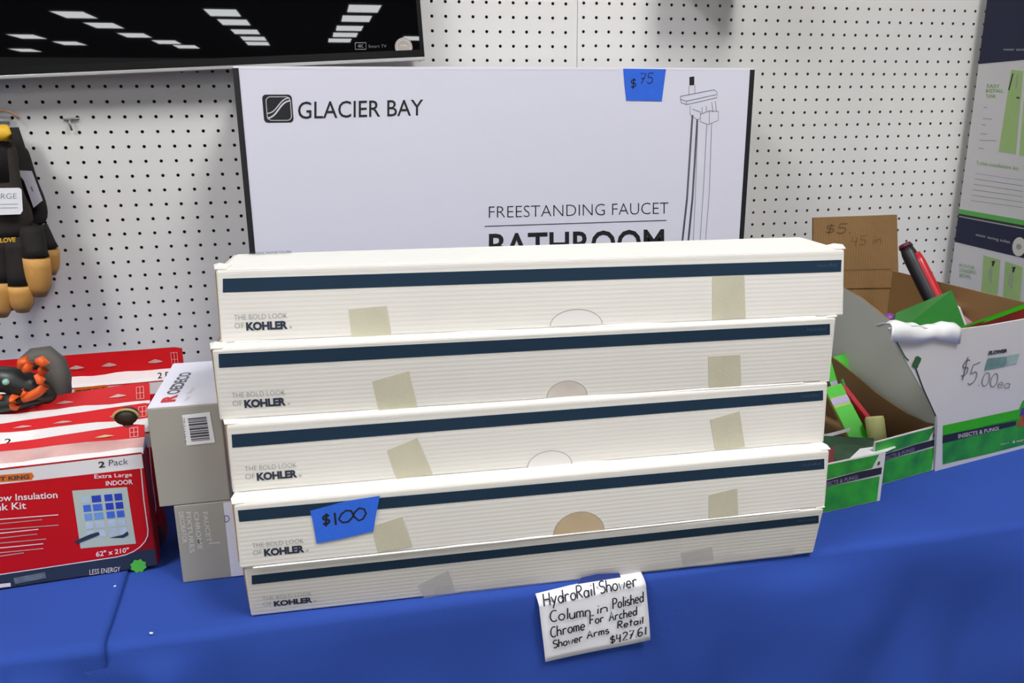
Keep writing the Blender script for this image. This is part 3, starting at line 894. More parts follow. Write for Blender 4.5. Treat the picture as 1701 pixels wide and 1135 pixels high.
p = MB(); F.patch_px(p, [(-40, 804), (53, 797), (57, 791), (53, 785), (-40, 792)], M_korg, .0006)
F.text_px(p, 'FROST KING', [(-34, 802), (49, 795), (49, 788), (-34, 795)], M_kblk, .03, .0009)
p.build('brand_label', body)
p = MB()  # picture of a window with a pane grid
F.patch_px(p, [(134, 911), (226, 903), (211, 809), (120, 815)], mat('window_frame_print', (186, 198, 190), .4), .0006)
def bil(s_, r_):
    A, B_, C_, D_ = (145, 897), (214, 890), (204, 816), (134, 822)
    return tuple((A[i] * (1 - s_) + B_[i] * s_) * (1 - r_) + (D_[i] * (1 - s_) + C_[i] * s_) * r_ for i in (0, 1))
M_pb = [mat('pane_print_%s' % n, c_, .35, var=.15, var_scale=60) for n, c_ in (('pale', (188, 206, 226)), ('sky', (112, 160, 226)), ('mid', (64, 110, 220)), ('deep', (36, 66, 186)))]
cols = ((.02, .20), (.25, .47), (.55, .74), (.79, .97))
for r_ in range(5):
    for ci, (a, c_) in enumerate(cols):
        q = [bil(a, .05 + r_ * .19), bil(c_, .05 + r_ * .19), bil(c_, .20 + r_ * .19), bil(a, .20 + r_ * .19)]
        F.patch_px(p, q, M_pb[0 if (r_ < 2 or ci == 0 and r_ == 4) else min(3, r_ - (0 if ci > 1 else 1))], .0009)
F.patch_px(p, [(123, 899), (128, 903), (166, 888), (164, 883), (150, 887)], M_kblk, .0012)
F.patch_px(p, [(182, 893), (205, 893), (214, 888), (212, 882), (204, 888)], M_kblk, .0011)
p.build('window_picture', body)
p = MB(); ce = F.uv(230, 940); pts = []
for i in range(16):
    a = i * math.pi / 8; r_ = .0098 if i % 2 else .0078; pts.append((ce[0] + r_ * math.cos(a), ce[1] + r_ * math.sin(a)))
F.patch(p, pts, M_kgrn, .0008)
tag(p.build('green_badge', body), 'green star badge')

kits = [('second red window insulation kit, just behind the front one, with white band showing', .060, .0035, .036, .154, .026, .8),
        ('red window insulation kit standing third from the front, only its red header showing', .128, -.006, .036, .156, .030, .6),
        ('rearmost red window insulation kit, with orange label and header against the pegboard', .300, .004, .036, .152, .037, .06)]
for lb_, dist, dx, dk, hb, hh_, tl_ in kits:
    O = O1 + Dk_ * dist + Uk * (dx)
    if dist > .2: O = O + Uk * .022
    e, F, body = kit(lb_, O, YAW - (.03 if dist > .2 else 0), WK, dk, hb, hh_, tl_, False, .15 if dist < .2 else 0)
    if dist > .2:
        p = MB(); F.patch_px(p, [(122, 657), (176, 651), (182, 645), (176, 639), (124, 645)], M_korg, .0007)
        F.text_px(p, 'FROST KING', [(126, 655), (174, 650), (174, 643), (127, 648)], M_kblk, .03, .0010)
        F.text_px(p, '2 P', [(262, 629), (282, 627), (282, 617), (262, 619)], M_kblk, .02, .0010)
        F.patch_px(p, [(102, 655), (120, 652), (118, 640), (100, 640)], mat('faded_picture', (112, 122, 134), .4, var=.4, var_scale=90), .0008)
        p.build('brand_label', body)
    else:
        if dist < .1:
            p = MB(); F.text_px(p, '2', [(8, 738), (20, 737), (19, 728), (8, 729)], M_black, .02, .0008); p.build('front_print', body)
# dark oval shape standing in for a rimmed hole behind the front header
pc = ony(209, 694, -.575); b = MB()
ex, ez = X * .0145, Z * .0105
ring = [pc + ex * math.cos(a_ * math.pi / 12) + ez * math.sin(a_ * math.pi / 12) for a_ in range(25)]
b.tube(ring[:13], .0017, mat('tan_rim', (176, 152, 100), .6), 8)
b.tube([pc + Y * .012, pc + Y * .006, pc], [.0135, .0135, .0132], mat('dark_hole_fill', (44, 38, 26), .5), 20, flat=((0, 0, 1), .75))
b.tube([pc - Z * .002 + Y * .006, pc - Z * .040 + Y * .006], .006, mat('dark_hole_fill', (44, 38, 26), .5), 12)
tag(b.build('hole_stand_in', origin=pc - Vector((0, 0, .03))), 'dark brown oval standing in for a hole behind the front red kit', 'hole stand-in')

# ------------------------------------------------------------------ orange and grey hand tool lying on the kits
M_org = mat('orange_rubber', (232, 96, 34), .45)
M_gry = mat('dark_grey_rubber', (84, 80, 76), .6, bump=.1, bump_scale=150)
M_dgn = mat('black_green_plastic', (40, 44, 42), .4)
yt = -.44
def g(px, py, dy=0.0): return ony(px, py, yt + dy)
e = thing('hand_tool', g(50, 690), 'orange and dark grey hand tool lying on top of the red window kits', 'tool')
b = MB(); b.tube([g(34, 618), g(42, 606), g(58, 596, .01), g(76, 594, .012), (g(90, 606, .01)), g(97, 628, .006), g(99, 650), g(97, 668)], [.006, .011, .015, .0165, .0165, .0165, .0150, .010], M_gry, 22)
tag(b.build('grey_housing', e), 'dark grey rubber housing')
b = MB(); b.tube([g(-14, 636, -.01), g(6, 630, -.01), g(28, 634, -.012), (g(50, 642, -.012)), g(70, 652, -.012), g(84, 660, -.01), g(90, 664, -.006)], [.013, .0175, .019, .0175, .0150, .0120, .007], M_dgn, 22); b.build('body_core', e)
b = MB(); b.tube([g(-20, 672, -.024), g(4, 671, -.024), g(28, 668, -.022), g(60, 664, -.018), g(92, 660, -.012)], [.013, .0125, .0115, .0085, .005], M_dgn, 16); b.build('nose', e)
for pts, rr in (([(33, 612), (37, 602), (45, 598), (49, 604), (45, 613), (38, 616)], .0062), ([(60, 601), (68, 599), (74, 605), (73, 614), (67, 621)], .0068),
                ([(60, 622), (69, 634), (74, 642), (66, 650), (52, 658), (38, 665)], .0062), ([(38, 646), (43, 652), (36, 660)], .0040), ([(17, 660), (24, 663), (25, 672), (23, 680)], .0072), ([(-4, 660), (4, 661)], .0050)):
    b = MB(); n_ = len(pts); b.tube([g(x, y, -.034) for x, y in pts], [rr * .6] + [rr] * (n_ - 2) + [rr * .6], M_org, 14); tag(b.build('orange_grip', e), 'orange rubber grip band')
b = MB(); bm = bmesh.new(); bmesh.ops.create_uvsphere(bm, u_segments=14, v_segments=8, radius=.0045)
for v in bm.verts: v.co += g(10, 635, -.03)
b.bm(bm, mat('pale_green_button', (150, 200, 180), .3), True); b.build('button', e)

# ------------------------------------------------------------------ work gloves hung on the pegboard
M_tanl = mat('tan_leather', (206, 152, 78), .6, var=.18, var_scale=28, bump=.25, bump_scale=130)
M_blk = mat('black_knit', (34, 28, 26), .85, var=.2, var_scale=60, bump=.3, bump_scale=250)
M_blk2 = mat('charcoal_knit', (52, 44, 38), .85, var=.2, var_scale=60, bump=.3, bump_scale=250)


def glove(label, yc, wrist, knuckle, tips, radii, thumb, tan_z, tags, cuffcol, letter=None):
    G = lambda p_, dy=0.0: ony(p_[0], p_[1], yc + dy)
    e = thing('work_glove', G(wrist), label, 'glove', 'work gloves on the wall')
    # palm and back of the hand, flattened
    mb = MB(); vs, fs = skin([G(wrist), G(((wrist[0] * 2 + knuckle[0]) / 3, (wrist[1] * 2 + knuckle[1]) / 3)), G(((wrist[0] + knuckle[0] * 2) / 3, (wrist[1] + knuckle[1] * 2) / 3)), G(knuckle)], [(0, 1), (1, 2), (2, 3)], [radii[0], radii[0] * 1.05, radii[1] * .98, radii[1] * .8], 2, 1)
    vs = [Vector((v.x, yc + (v.y - yc) * .40, v.z)) for v in vs]
    mb.add(vs, fs, M_blk2 if tags == 'front' else M_blk, True); mb.build('hand_back', e)
    for i, (root, mid, tip, r_) in enumerate(tips):
        f = MB(); A, B_, C_ = G(root), G(mid, -.006), G(tip, -.002)
        pts = [A + (B_ - A) * (k_ / 4) for k_ in range(4)] + [B_ + (C_ - B_) * (k_ / 4) for k_ in range(5)]
        rad = [r_ * .95] * 4 + [r_, r_ * 1.02, r_, r_ * .88, r_ * .5]
        cut = 4
        f.tube(pts[:cut + 1], rad[:cut + 1], M_blk, 14, flat=((0, 1, 0), .75))
        f.tube(pts[cut:], [v * 1.04 for v in rad[cut:]], M_tanl, 14, flat=((0, 1, 0), .75))
        f.build('finger', e)
    return e, G


# front glove, its left half beyond the frame
e, G = glove('black and tan work glove in front, hanging at the left edge with a white tag', -.085, (-10, 232), (8, 402), [
    ((-44, 395), (-40, 450), (-36, 512), .0195), ((-6, 396), (-2, 468), (2, 526), .0200), ((24, 394), (32, 474), (38, 518), .0195), ((50, 376), (60, 428), (66, 492), .0205)],
    (.034, .056), None, 0, 'front', 0)
c = MB(); c.tube([G((-6, 208)), G((-8, 222)), G((-8, 236)), G((-6, 300))], [.022, .026, .028, .032], M_blk, 18, flat=((0, 1, 0), .5)); c.build('cuff', e)
c = MB(); c.tube([G((0, 210), -.012), G((2, 222), -.014), G((3, 234), -.014)], [.013, .0155, .0155], mat('yellow_tab', (226, 176, 30), .5), 14, flat=((0, 1, 0), .4)); tag(c.build('pull_tab', e), 'yellow pull tab')
F = Face(G((0, 340), -.030), X)
t = MB(); t.slab([F.px(*p_) for p_ in ((-30, 358), (34, 356), (38, 350), (36, 315), (32, 312), (-30, 313))], F.N, .0008, M_white)
tg = tag(t.build('hang_tag', e), 'white paper tag'); w_ = MB()
F.text_px(w_, 'LARGE', [(-16, 331), (28, 330), (28, 321), (-16, 322)], M_kthin, -.01, .0011)
F.line_px(w_, [(-20, 340), (30, 339)], .0008, M_kthin, .0011); F.line_px(w_, [(-20, 346), (30, 345)], .0008, M_kthin, .0011); w_.build('tag_print', tg)
F2 = Face(G((14, 397), -.030), X); t = MB()
F2.text_px(t, 'GLOVE', [(-8, 404), (26, 402), (26, 394), (-8, 396)], mat('yellow_print', (214, 168, 40), .5), .04, .0005); t.build('knuckle_print', e)
# rear glove to the right
e, G = glove('black work glove with tan fingertips hanging behind the front glove', -.035, (22, 240), (62, 380), [
    ((66, 376), (84, 414), (86, 456), .0135), ((50, 372), (66, 425), (68, 470), .014)], (.022, .030), None, 0, 'rear', 0)
c = MB(); c.tube([G((16, 212)), G((22, 240)), G((34, 285)), G((50, 330))], [.014, .017, .019, .021], M_blk, 16, flat=((0, 1, 0), .6)); c.build('cuff', e)
F = Face(G((50, 310), -.024), X); t = MB()
t.slab([F.px(*p_) for p_ in ((56, 345), (71, 333), (53, 284), (26, 283), (40, 300))], F.N, .0008, mat('grey_tag', (196, 192, 202), .5))
tg = tag(t.build('hang_tag', e), 'pale grey hang tag'); w_ = MB(); F.line_px(w_, [(52, 310), (55, 318)], .0025, M_kthin, .0012); w_.build('tag_print', tg)
# the long peg they hang on, and an empty hook
M_zinc = mat('zinc_wire', (150, 148, 146), .4, metal=.6)
hk = ony(-8, 204, -.06)
b = MB(); b.tube([Vector((hk.x, .003, hk.z)), Vector((hk.x, -.09, hk.z)), Vector((hk.x, -.11, hk.z + .012))], .0028, M_zinc, 10)
b.tube([Vector((-1.62, -.015, hk.z + .012)), ony(6, 183, -.012), ony(20, 187, -.012), ony(32, 197, -.012)], .002, mat('orange_cord', (196, 150, 116), .6), 8)
tag(b.build('peg_hook', origin=(hk.x, 0, hk.z)), 'wire peg hook carrying the work gloves', 'hook')
b = MB(); q0, q1, qm, qb = ony(106, 198, -.004), ony(129, 197, -.004), ony(117, 198, -.006), ony(119, 216, -.006)
M_hk = mat('painted_hook', (168, 164, 158), .5)
b.tube([q0 + Y * .008, q0, q1, q1 + Y * .008], .0022, M_hk, 8); b.tube([qm, qm + Vector((0, -.008, -.006)), qb], .0020, M_hk, 8)
tag(b.build('peg_hook', origin=qm), 'small empty hook on the pegboard right of the gloves', 'hook')

# ------------------------------------------------------------------ printed boxes at the far right
M_nv = mat('navy_print', (24, 27, 60), .5, spec=.25, var=.08, var_scale=6)
M_gw = mat('grey_white_print', (206, 204, 204), .42, var=.02, var_scale=8)
M_lg = mat('pale_green_print', (156, 188, 116), .45, var=.06, var_scale=20)
M_gr = mat('green_print', (74, 170, 66), .4)
M_gtxt = mat('green_lettering', (120, 170, 92), .5)
M_gyt = mat('grey_small_print', (150, 150, 148), .5)
ang = math.radians(-97)
A0 = Vector((.5085, -.028, 0)); U = Vector((math.cos(ang), math.sin(ang), 0)); Din = Vector((U.y * -1, U.x, 0))
if Din.x < 0: Din = -Din
z_split = 1.0655


def sidebox(label, za, zb_, off):
    P = A0 + U * off + Z * za; Lb = .46; Wb = .28; hb = zb_ - za
    e = thing('printed_box', P + U * Lb / 2 + Din * Wb / 2, label, 'box', 'printed boxes at the right')
    c_ = [P, P + U * Lb, P + U * Lb + Din * Wb, P + Din * Wb]
    b = MB(); b.hexa(c_ + [q_ + Z * hb for q_ in c_], M_gw, .0015, 1)
    return e, b, Face(P, U), Lb, hb


e, b, F, Lb, hb = sidebox('printed box with white panel and navy top, lower of the two at the right edge', T + .0006, z_split - .0006, 0)
v_ = F.uv(1599, 405)[1]
F.patch(b, [(.001, v_), (Lb - .001, v_), (Lb - .001, hb - .001), (.001, hb - .001)], M_nv, .0003)
F.text_px(b, 'water saving toilet', [(1621, 393), (1678, 406), (1678, 400), (1621, 387)], mat('pale_print', (206, 206, 212), .5), -.01, .0006)
cu, cv = F.uv(1693, 410)
F.patch(b, [(cu + .019 * math.cos(a * .3), cv + .019 * math.sin(a * .3)) for a in range(21)], mat('beige_seal', (206, 204, 190), .5), .0006)
F.patch(b, [(cu + .008 * math.cos(a * .6), cv + .006 * math.sin(a * .6)) for a in range(10)], M_gyt, .0009)
for q_ in ([(1630, 485), (1657, 492), (1662, 432), (1634, 424)], [(1666, 495), (1694, 502), (1699, 444), (1670, 434)]):
    F.patch_px(b, q_, M_lg, .0004)
for cx, cy in ((1650, 434), (1684, 444)):
    F.line_px(b, [(cx - 2, cy + 2), (cx + 2, cy), (cx - 1, cy + 8)], .006, M_black, .0007)
    F.line_px(b, [(cx - 2, cy + 8), (cx - 4, cy + 36)], .0035, M_gyt, .0007); F.line_px(b, [(cx - 6, cy + 12), (cx - 8, cy + 30)], .003, M_gyt, .0007)
for i, (yy, x1_) in enumerate(((441, 1619), (449, 1622), (457, 1614))):
    F.text_px(b, ('FLOOR', 'STANDING', 'BOWL')[i], [(1594, yy + 3), (x1_, yy + 7), (x1_, yy + 1), (1594, yy - 3)], M_gtxt, 0, .0006)
b.build('box_body', e)

e, b, F, Lb, hb = sidebox('tall printed box with green panels, upper of the two at the right edge', z_split, 1.66, 0)
v_ = F.uv(1642, 105)[1]
F.patch(b, [(.001, v_), (Lb - .001, v_), (Lb - .001, hb - .001), (.001, hb - .001)], M_nv, .0003)
F.text_px(b, 'water saving', [(1667, 85), (1708, 86), (1708, 80), (1667, 80)], mat('pale_print', (206, 206, 212), .5), -.01, .0006)
g0 = F.uv(1603, 352)[1]; F.patch(b, [(.001, g0 - .006), (Lb - .001, g0 - .006), (Lb - .001, g0 + .004), (.001, g0 + .004)], M_gr, .0003)
F.patch(b, [(.001, .001), (Lb - .001, .001), (Lb - .001, g0 - .006), (.001, g0 - .006)], M_black, .0003)
F.patch_px(b, [(1659, 252), (1687, 256), (1700, 118), (1680, 116)], M_lg, .0004)
F.patch_px(b, [(1693, 258), (1722, 262), (1734, 118), (1705, 117)], M_lg, .0004)
for i, (yy, x0_, x1_) in enumerate(((143, 1640, 1661), (151, 1638, 1667), (160, 1638, 1655))):
    F.text_px(b, ('EASY', 'INSTALL', 'TANK')[i], [(x0_, yy + 3), (x1_, yy + 3), (x1_, yy - 3), (x0_, yy - 3)], M_gtxt, .01, .0006)
for i, (yy, x1_) in enumerate(((178, 1640), (197, 1648), (207, 1638), (222, 1640), (233, 1655), (246, 1634))):
    F.line_px(b, [(1634 - i * 1.6, yy), (x1_, yy + 1)], .0016, M_gyt, .0006)
F.text_px(b, 'Toilet installation kit', [(1622, 273), (1692, 283), (1692, 277), (1622, 267)], M_gtxt, 0, .0006)
for i in range(6):
    yy = 288 + i * 9
    F.line_px(b, [(1620 - i * 1.4, yy), (1700, yy + 12)], .0012, M_gyt if i else mat('lilac_print', (176, 172, 200), .5), .0006)
F.line_px(b, [(1683, 122), (1676, 150)], .004, M_black, .0007); F.line_px(b, [(1690, 124), (1688, 146)], .003, M_gyt, .0007); F.line_px(b, [(1689, 162), (1694, 163)], .003, M_black, .0007)
b.build('box_body', e)

# ------------------------------------------------------------------ open cartons of packets at the right
M_cgrn = mat('leaf_green_print', (58, 170, 44), .42, var=.3, var_scale=22, stain=(40, 128, 60))
M_cgr2 = mat('bright_green_print', (58, 178, 26), .5, var=.1, var_scale=10, spec=.3)
M_cwht = mat('white_lined_board', (214, 210, 210), .55, var=.03, var_scale=6, bump=.06, bump_scale=50)
M_cblk = mat('black_band_print', (40, 36, 46), .45)
M_pur = mat('purple_print', (88, 62, 140), .45)
M_orn = mat('orange_flower_print', (176, 96, 44), .5, var=.4, var_scale=90)

# ---- big carton with a raised back flap
FL, FR, BR, BL = Vector((.047, -.585, T + .0005)), Vector((.258, -.540, T + .0005)), Vector((.232, -.19, T + .0005)), Vector((.041, -.19, T + .0005))
zr = .985
e = thing('display_carton', (FL + FR + BR + BL) / 4, 'large open white carton with green printed base and a brown flap standing up', 'carton', 'open cartons of packets')
b = MB()
def wall(mb, a, c_, za, zb0, zb1, mo, mi, th=.003):
    """upright board from a to c_: outside colour mo on the right-hand side"""
    d_ = (c_ - a).normalized(); n_ = Vector((d_.y, -d_.x, 0))
    A = [Vector((a.x, a.y, za)), Vector((c_.x, c_.y, za)), Vector((c_.x, c_.y, zb1)), Vector((a.x, a.y, zb0))]
    mb.slab([p_ - n_ * th for p_ in A], n_, th * .96, mi)
    mb.add([p_ + n_ * .0002 for p_ in A], [(0, 1, 2, 3)], mo)
wall(b, BR, BL, T + .001, zr, zr, M_cwht, M_brown)
wall(b, FR, BR, T + .001, zr, zr, M_cwht, M_brown)
# side wall facing the stack, its upper edge cut down towards the front
sx = .0445
A = [Vector((BL.x, BL.y, T + .001)), Vector((FL.x - .0005, FL.y + .001, T + .001)), Vector((FL.x - .0005, FL.y + .001, .845)), Vector((FL.x - .001, -.565, .872)), Vector((.0445, -.4700, .945)), Vector((.044, -.4356, .956)), Vector((.0435, -.3589, .977)), Vector((.043, -.3049, .9845)), Vector((BL.x, BL.y, .987))]
nL = Vector((-1, -.015, 0)).normalized()
b.slab([p_ - nL * .003 for p_ in A], nL, .0029, M_brown)
b.add([p_ + nL * .0002 for p_ in A], [list(range(len(A)))], mat('shade_greyed_board', (186, 188, 174), .6, var=.05, var_scale=6))  # white outer side greyed, the stack's shadow put into its colour
b.slab([FL, FR, BR, BL], Z, .002, M_brown)
b.build('carton_walls', e)
# back flap standing up
t = MB(); nf = Vector((0, -1, 0))
pp = [ony(1350, 480, -.195), ony(1493, 478, -.195), ony(1490, 357, -.195), ony(1351, 362, -.195)]
t.slab([p_ + Vector((0, .004, 0)) for p_ in pp], nf, .004, M_brown)
FB = Face(pp[0], X)
M_fk = mat('faded_marker', (104, 80, 44), .8)
FB.hand(t, '$5.', FB.uv(1369, 389), FB.uv(1412, 387), .018, .0022, M_fk, .0006)
FB.hand(t, '45 in', FB.uv(1412, 409), FB.uv(1462, 405), .018, .0016, M_fk, .0006)
FB.line_px(t, [(1400, 449), (1480, 447)], .001, M_fk, .0006)
tag(t.build('back_flap', e), 'brown flap standing up at the back with faint marker writing')
# front panel, torn free at its left and leaning outward
fp = lambda px, py: onp(px, py, FL + Vector((0, -.004, 0)), Vector((.19, -.98, .10)).normalized())
Nf = Vector((.19, -.98, .10)).normalized()
U = (fp(1700, 690) - fp(1560, 690)).normalized()
FF = Face(fp(1556, 777), Vector((.98, .19, 0)))
FF = Face(FL, (FR - FL).normalized()); FF.N = FF.U.cross(FF.V).normalized()
V2 = Vector((0, -.06, 1)).normalized()
FF = Face(FL + FF.N * .001, FF.U, V2)
uvs = [FF.uv(*p_) for p_ in ((1550, 782), (1715, 737), (1722, 523), (1701, 529), (1690, 531), (1640, 540), (1592, 546), (1560, 549), (1520, 540), (1490, 541), (1474, 545), (1480, 560), (1499, 594), (1520, 630), (1538, 662), (1553, 690))]
t = MB(); uvs = [(u_, max(v_, .0008)) for u_, v_ in uvs]
t.slab([FF.at(u_, v_, 0) for u_, v_ in uvs], FF.N, .0028, M_cwht)
NB = .0032
gq = [FF.uv(*p_) for p_ in ((1563, 706), (1689, 679), (1696, 664), (1740, 655), (1740, 730), (1563, 770))]
FF.patch(t, gq, M_cgrn, NB)
FF.patch_px(t, [(1564, 722), (1690, 694), (1697, 670), (1690, 679), (1563, 706)], M_cgr2, NB + .0003)
FF.patch_px(t, [(1562, 735), (1684, 705), (1684, 698), (1563, 722)], M_cblk, NB + .0005)
FF.patch_px(t, [(1684, 708), (1701, 706), (1740, 690), (1740, 680), (1692, 690)], M_orn, NB + .0004)
FF.patch_px(t, [(1690, 690), (1740, 680), (1740, 668), (1693, 677)], M_pur, NB + .0004)
FF.text_px(t, 'INSECTS & FUNGI', [(1588, 727), (1655, 713), (1655, 707), (1588, 720)], mat('lilac_white_print', (206, 190, 200), .5), .02, NB + .0008)
FF.text_px(t, 'KILLS', [(1659, 738), (1672, 735), (1672, 733), (1659, 735)], M_gw, .0, NB + .0008)
FF.text_px(t, '& more', [(1678, 735), (1700, 731), (1700, 726), (1678, 731)], M_gw, .02, NB + .0008)
FF.patch_px(t, [(1556, 781), (1740, 735), (1740, 727), (1556, 774)], M_cwht, NB + .0004)
FF.patch_px(t, [(1549, 782), (1560, 778), (1563, 692), (1554, 692)], M_cwht, NB + .0006)
front = t.build('front_panel', e)
w_ = MB()
M_mk = mat('grey_marker', (96, 94, 100), .6)
FF.hand(w_, '$', FF.uv(1589, 632), FF.uv(1601, 626), .033, .0018, M_mk, NB + .0008)
FF.hand(w_, '5', FF.uv(1602, 640), FF.uv(1616, 634), .032, .0016, M_mk, NB + .0008)
FF.hand(w_, '.00', FF.uv(1620, 640), FF.uv(1650, 642), .022, .0014, M_mk, NB + .0008)
FF.hand(w_, 'ea', FF.uv(1652, 643), FF.uv(1672, 644), .016, .0011, M_mk, NB + .0008)
w_.build('marker_writing', front)
t = MB()
FF.patch_px(t, [(1631, 614), (1666, 607), (1668, 591), (1637, 594)], mat('teal_label', (112, 150, 146), .5, var=.2, var_scale=70), NB + .0006)
FF.patch_px(t, [(1668, 606), (1685, 602), (1690, 586), (1669, 590)], mat('pale_teal_label', (160, 186, 182), .5, var=.1, var_scale=70), NB + .0006)
FF.text_px(t, 'FLOWER', [(1638, 589), (1669, 584), (1670, 578), (1639, 582)], M_cblk, .06, NB + .0008)
FF.text_px(t, 'GARDEN DUST', [(1634, 605), (1664, 601), (1665, 597), (1635, 601)], M_gyt, .0, NB + .001)
t.build('teal_label', front)
t = MB(); c0 = FF.uv(1519, 601)
FF.patch(t, [(c0[0] + .008 * math.cos(a_ * .52) * (1 + .3 * math.sin(a_ * 2.1)), c0[1] + .010 * math.sin(a_ * .52)) for a_ in range(12)], mat('dark_green_print', (56, 96, 56), .5), NB + .0005)
FF.line_px(t, [(1478, 552), (1500, 592), (1506, 598)], .0022, mat('dark_green_print', (56, 96, 56), .5), NB + .0003)
FF.line_px(t, [(1516, 606), (1530, 644), (1551, 690)], .0022, mat('dark_olive_edge', (36, 42, 26), .6), NB + .0003)
tag(t.build('torn_edge', front), 'dark green torn edge at the left of the front panel')
# white plastic film bunched over the front edge
t = MB(); vs = []; na, nb_ = 22, 7
for j in range(nb_):
    for i in range(na):
        s_ = i / (na - 1); r_ = j / (nb_ - 1)
        top = FF.at(*FF.uv(1476 + 116 * s_, 545 - 3 * math.sin(s_ * 9) + 2 * s_), 0)
        ph = r_ * math.pi
        # from inside the carton up over the edge and down the outside
        pu = ((-.022, -.004), (-.015, .002), (-.008, .0050), (-.001, .0058), (.0052, .0025), (.0056, -.006), (.0052, -.011 - .011 * abs(math.sin(s_ * 4.2 + .6))))[j]
        q_ = top + FF.N * pu[0] + Z * pu[1]
        q_ += Vector((noise.noise(Vector((s_ * 7, r_ * 3, 0))), noise.noise(Vector((s_ * 6, r_ * 3, 5))) * .6, noise.noise(Vector((s_ * 9, r_ * 2, 9))) * .9)) * (.0042 if j not in (5, 6) else .0016)
        vs.append(q_)
t.add(vs, [(j * na + i, j * na + i + 1, (j + 1) * na + i + 1, (j + 1) * na + i) for j in range(nb_ - 1) for i in range(na - 1)], mat('white_film', (246, 246, 246), .3, coat=.4), True)
fl = t.build('plastic_film', e); sd = fl.modifiers.new('thickness', 'SOLIDIFY'); sd.thickness = .0006
tag(fl, 'bunched white plastic film on the torn front edge')


def packet(name, label, cat, A, B_, wid, th, face, bands, group=None, m=M_cgrn, edge=M_cgr2):
    """a slim printed packet with its long axis A to B_, lying with its face towards `face`"""
    A, B_ = Vector(A), Vector(B_); ax = (B_ - A); L_ = ax.length; ax.normalize()
    n_ = (Vector(face) - ax * Vector(face).dot(ax)).normalized(); s_ = n_.cross(ax).normalized()
    e = thing(name, A, label, cat, group); b = MB()
    c_ = [A - s_ * wid / 2 - n_ * th, A + s_ * wid / 2 - n_ * th, A + s_ * wid / 2, A - s_ * wid / 2]
    b.hexa(c_ + [p_ + ax * L_ for p_ in c_], m, min(.0015, th * .2), 1)
    F_ = Face(A - s_ * wid / 2, s_, ax, n_)
    for v0, v1, mm in bands: F_.patch(b, [(.0005, L_ * v0), (wid - .0005, L_ * v0), (wid - .0005, L_ * v1), (.0005, L_ * v1)], mm, .0005)
    b.build('packet_body', e)
    return e, F_, L_


M_lav = mat('lavender_print', (150, 138, 176), .45)
M_rp = mat('red_packet_print', (176, 30, 44), .4)
M_dgr = mat('deep_green_print', (36, 120, 40), .4, var=.15, var_scale=14)
M_pk = mat('mauve_print', (176, 132, 146), .45, var=.15, var_scale=50)
# contents of the big carton
e = thing('tool_handle', ony(1548, 500, -.36) - Vector((0, 0, .12)), 'red and black tool handle sticking up out of the large carton', 'tool')
ha, hb_ = ony(1549, 500, -.36), ony(1503, 407, -.30); ax = (hb_ - ha).normalized()
low = ha - ax * .10
sd_ = ax.cross(Vector((0, -1, 0))).normalized()
b = MB(); pts = [low + (hb_ - low) * (i / 12) for i in range(13)]
b.tube([p_ - sd_ * .006 * 0 for p_ in pts], [.0135] * 10 + [.0135, .013, .0095], mat('black_rubber', (24, 24, 30), .45), 18)
b.build('grip', e)
b = MB(); off = sd_ * .0072 - Vector((0, .0085, 0))
b.tube([p_ + off for p_ in pts[:12]], [.0098] * 10 + [.0095, .0075], mat('red_plastic', (190, 26, 40), .35, coat=.3), 16); tag(b.build('red_shell', e), 'red plastic shell')
b = MB(); b.tube([hb_ - ax * .006, hb_ + ax * .0015], [.0128, .0105], mat('maroon_cap', (92, 24, 48), .4), 18); b.build('end_cap', e)

GRP = 'garden packets in the cartons'
zA = T + .004
def pk_quad(name, label, cat, pts, th, n_, m, extra=None, group=None):
    """a flat-faced carton whose visible face has the given corners"""
    e = thing(name, sum((Vector(p_) for p_ in pts), Vector()) / len(pts), label, cat, group)
    b = MB(); n_ = Vector(n_).normalized(); b.slab([Vector(p_) - n_ * th for p_ in pts], n_, th, m)
    if extra: extra(b)
    b.build('packet_body', e); return e
# green carton leaning behind the film
P = [ony(1482, 560, -.50), ony(1610, 560, -.47), ony(1581, 482, -.40), ony(1488, 520, -.42)]
nP = (P[1] - P[0]).cross(P[3] - P[0]).normalized(); nP = nP if nP.y < 0 else -nP
FP = Face(P[0], P[1] - P[0], P[3] - P[0], nP)
def ex1(b):
    b.add([p_ + nP * .0004 for p_ in (onp(1590, 556, P[0], nP), onp(1612, 556, P[0], nP), onp(1584, 482, P[0], nP), onp(1578, 485, P[0], nP))], [(0, 1, 2, 3)], M_gw)
    c_ = onp(1588, 522, P[0], nP)
    b.add([c_ + (P[1] - P[0]).normalized() * .009 * math.cos(a_ * .45) + Z * .010 * math.sin(a_ * .45) + nP * .0009 for a_ in range(14)], [list(range(14))], M_rp)
pk_quad('seed_packet', 'dark green packet leaning in the large carton behind the white film', 'packet', P, .006, nP, M_dgr, ex1, GRP)
P2 = [onp(1598, 556, P[0], nP) - nP * .004, onp(1640, 552, P[0], nP) - nP * .004, onp(1606, 486, P[0], nP) - nP * .004, onp(1584, 482, P[0], nP) - nP * .004]
P2 = [p_ - nP * .004 for p_ in P2]
pk_quad('seed_packet', 'mauve and black striped packet beside the dark green packet', 'packet', P2, .005, nP, M_pk, lambda b: b.add([p_ + nP * .0005 for p_ in (P2[0], P2[0] + (P2[1] - P2[0]) * .35, P2[3] + (P2[2] - P2[3]) * .45, P2[3])], [(0, 1, 2, 3)], M_cblk), GRP)
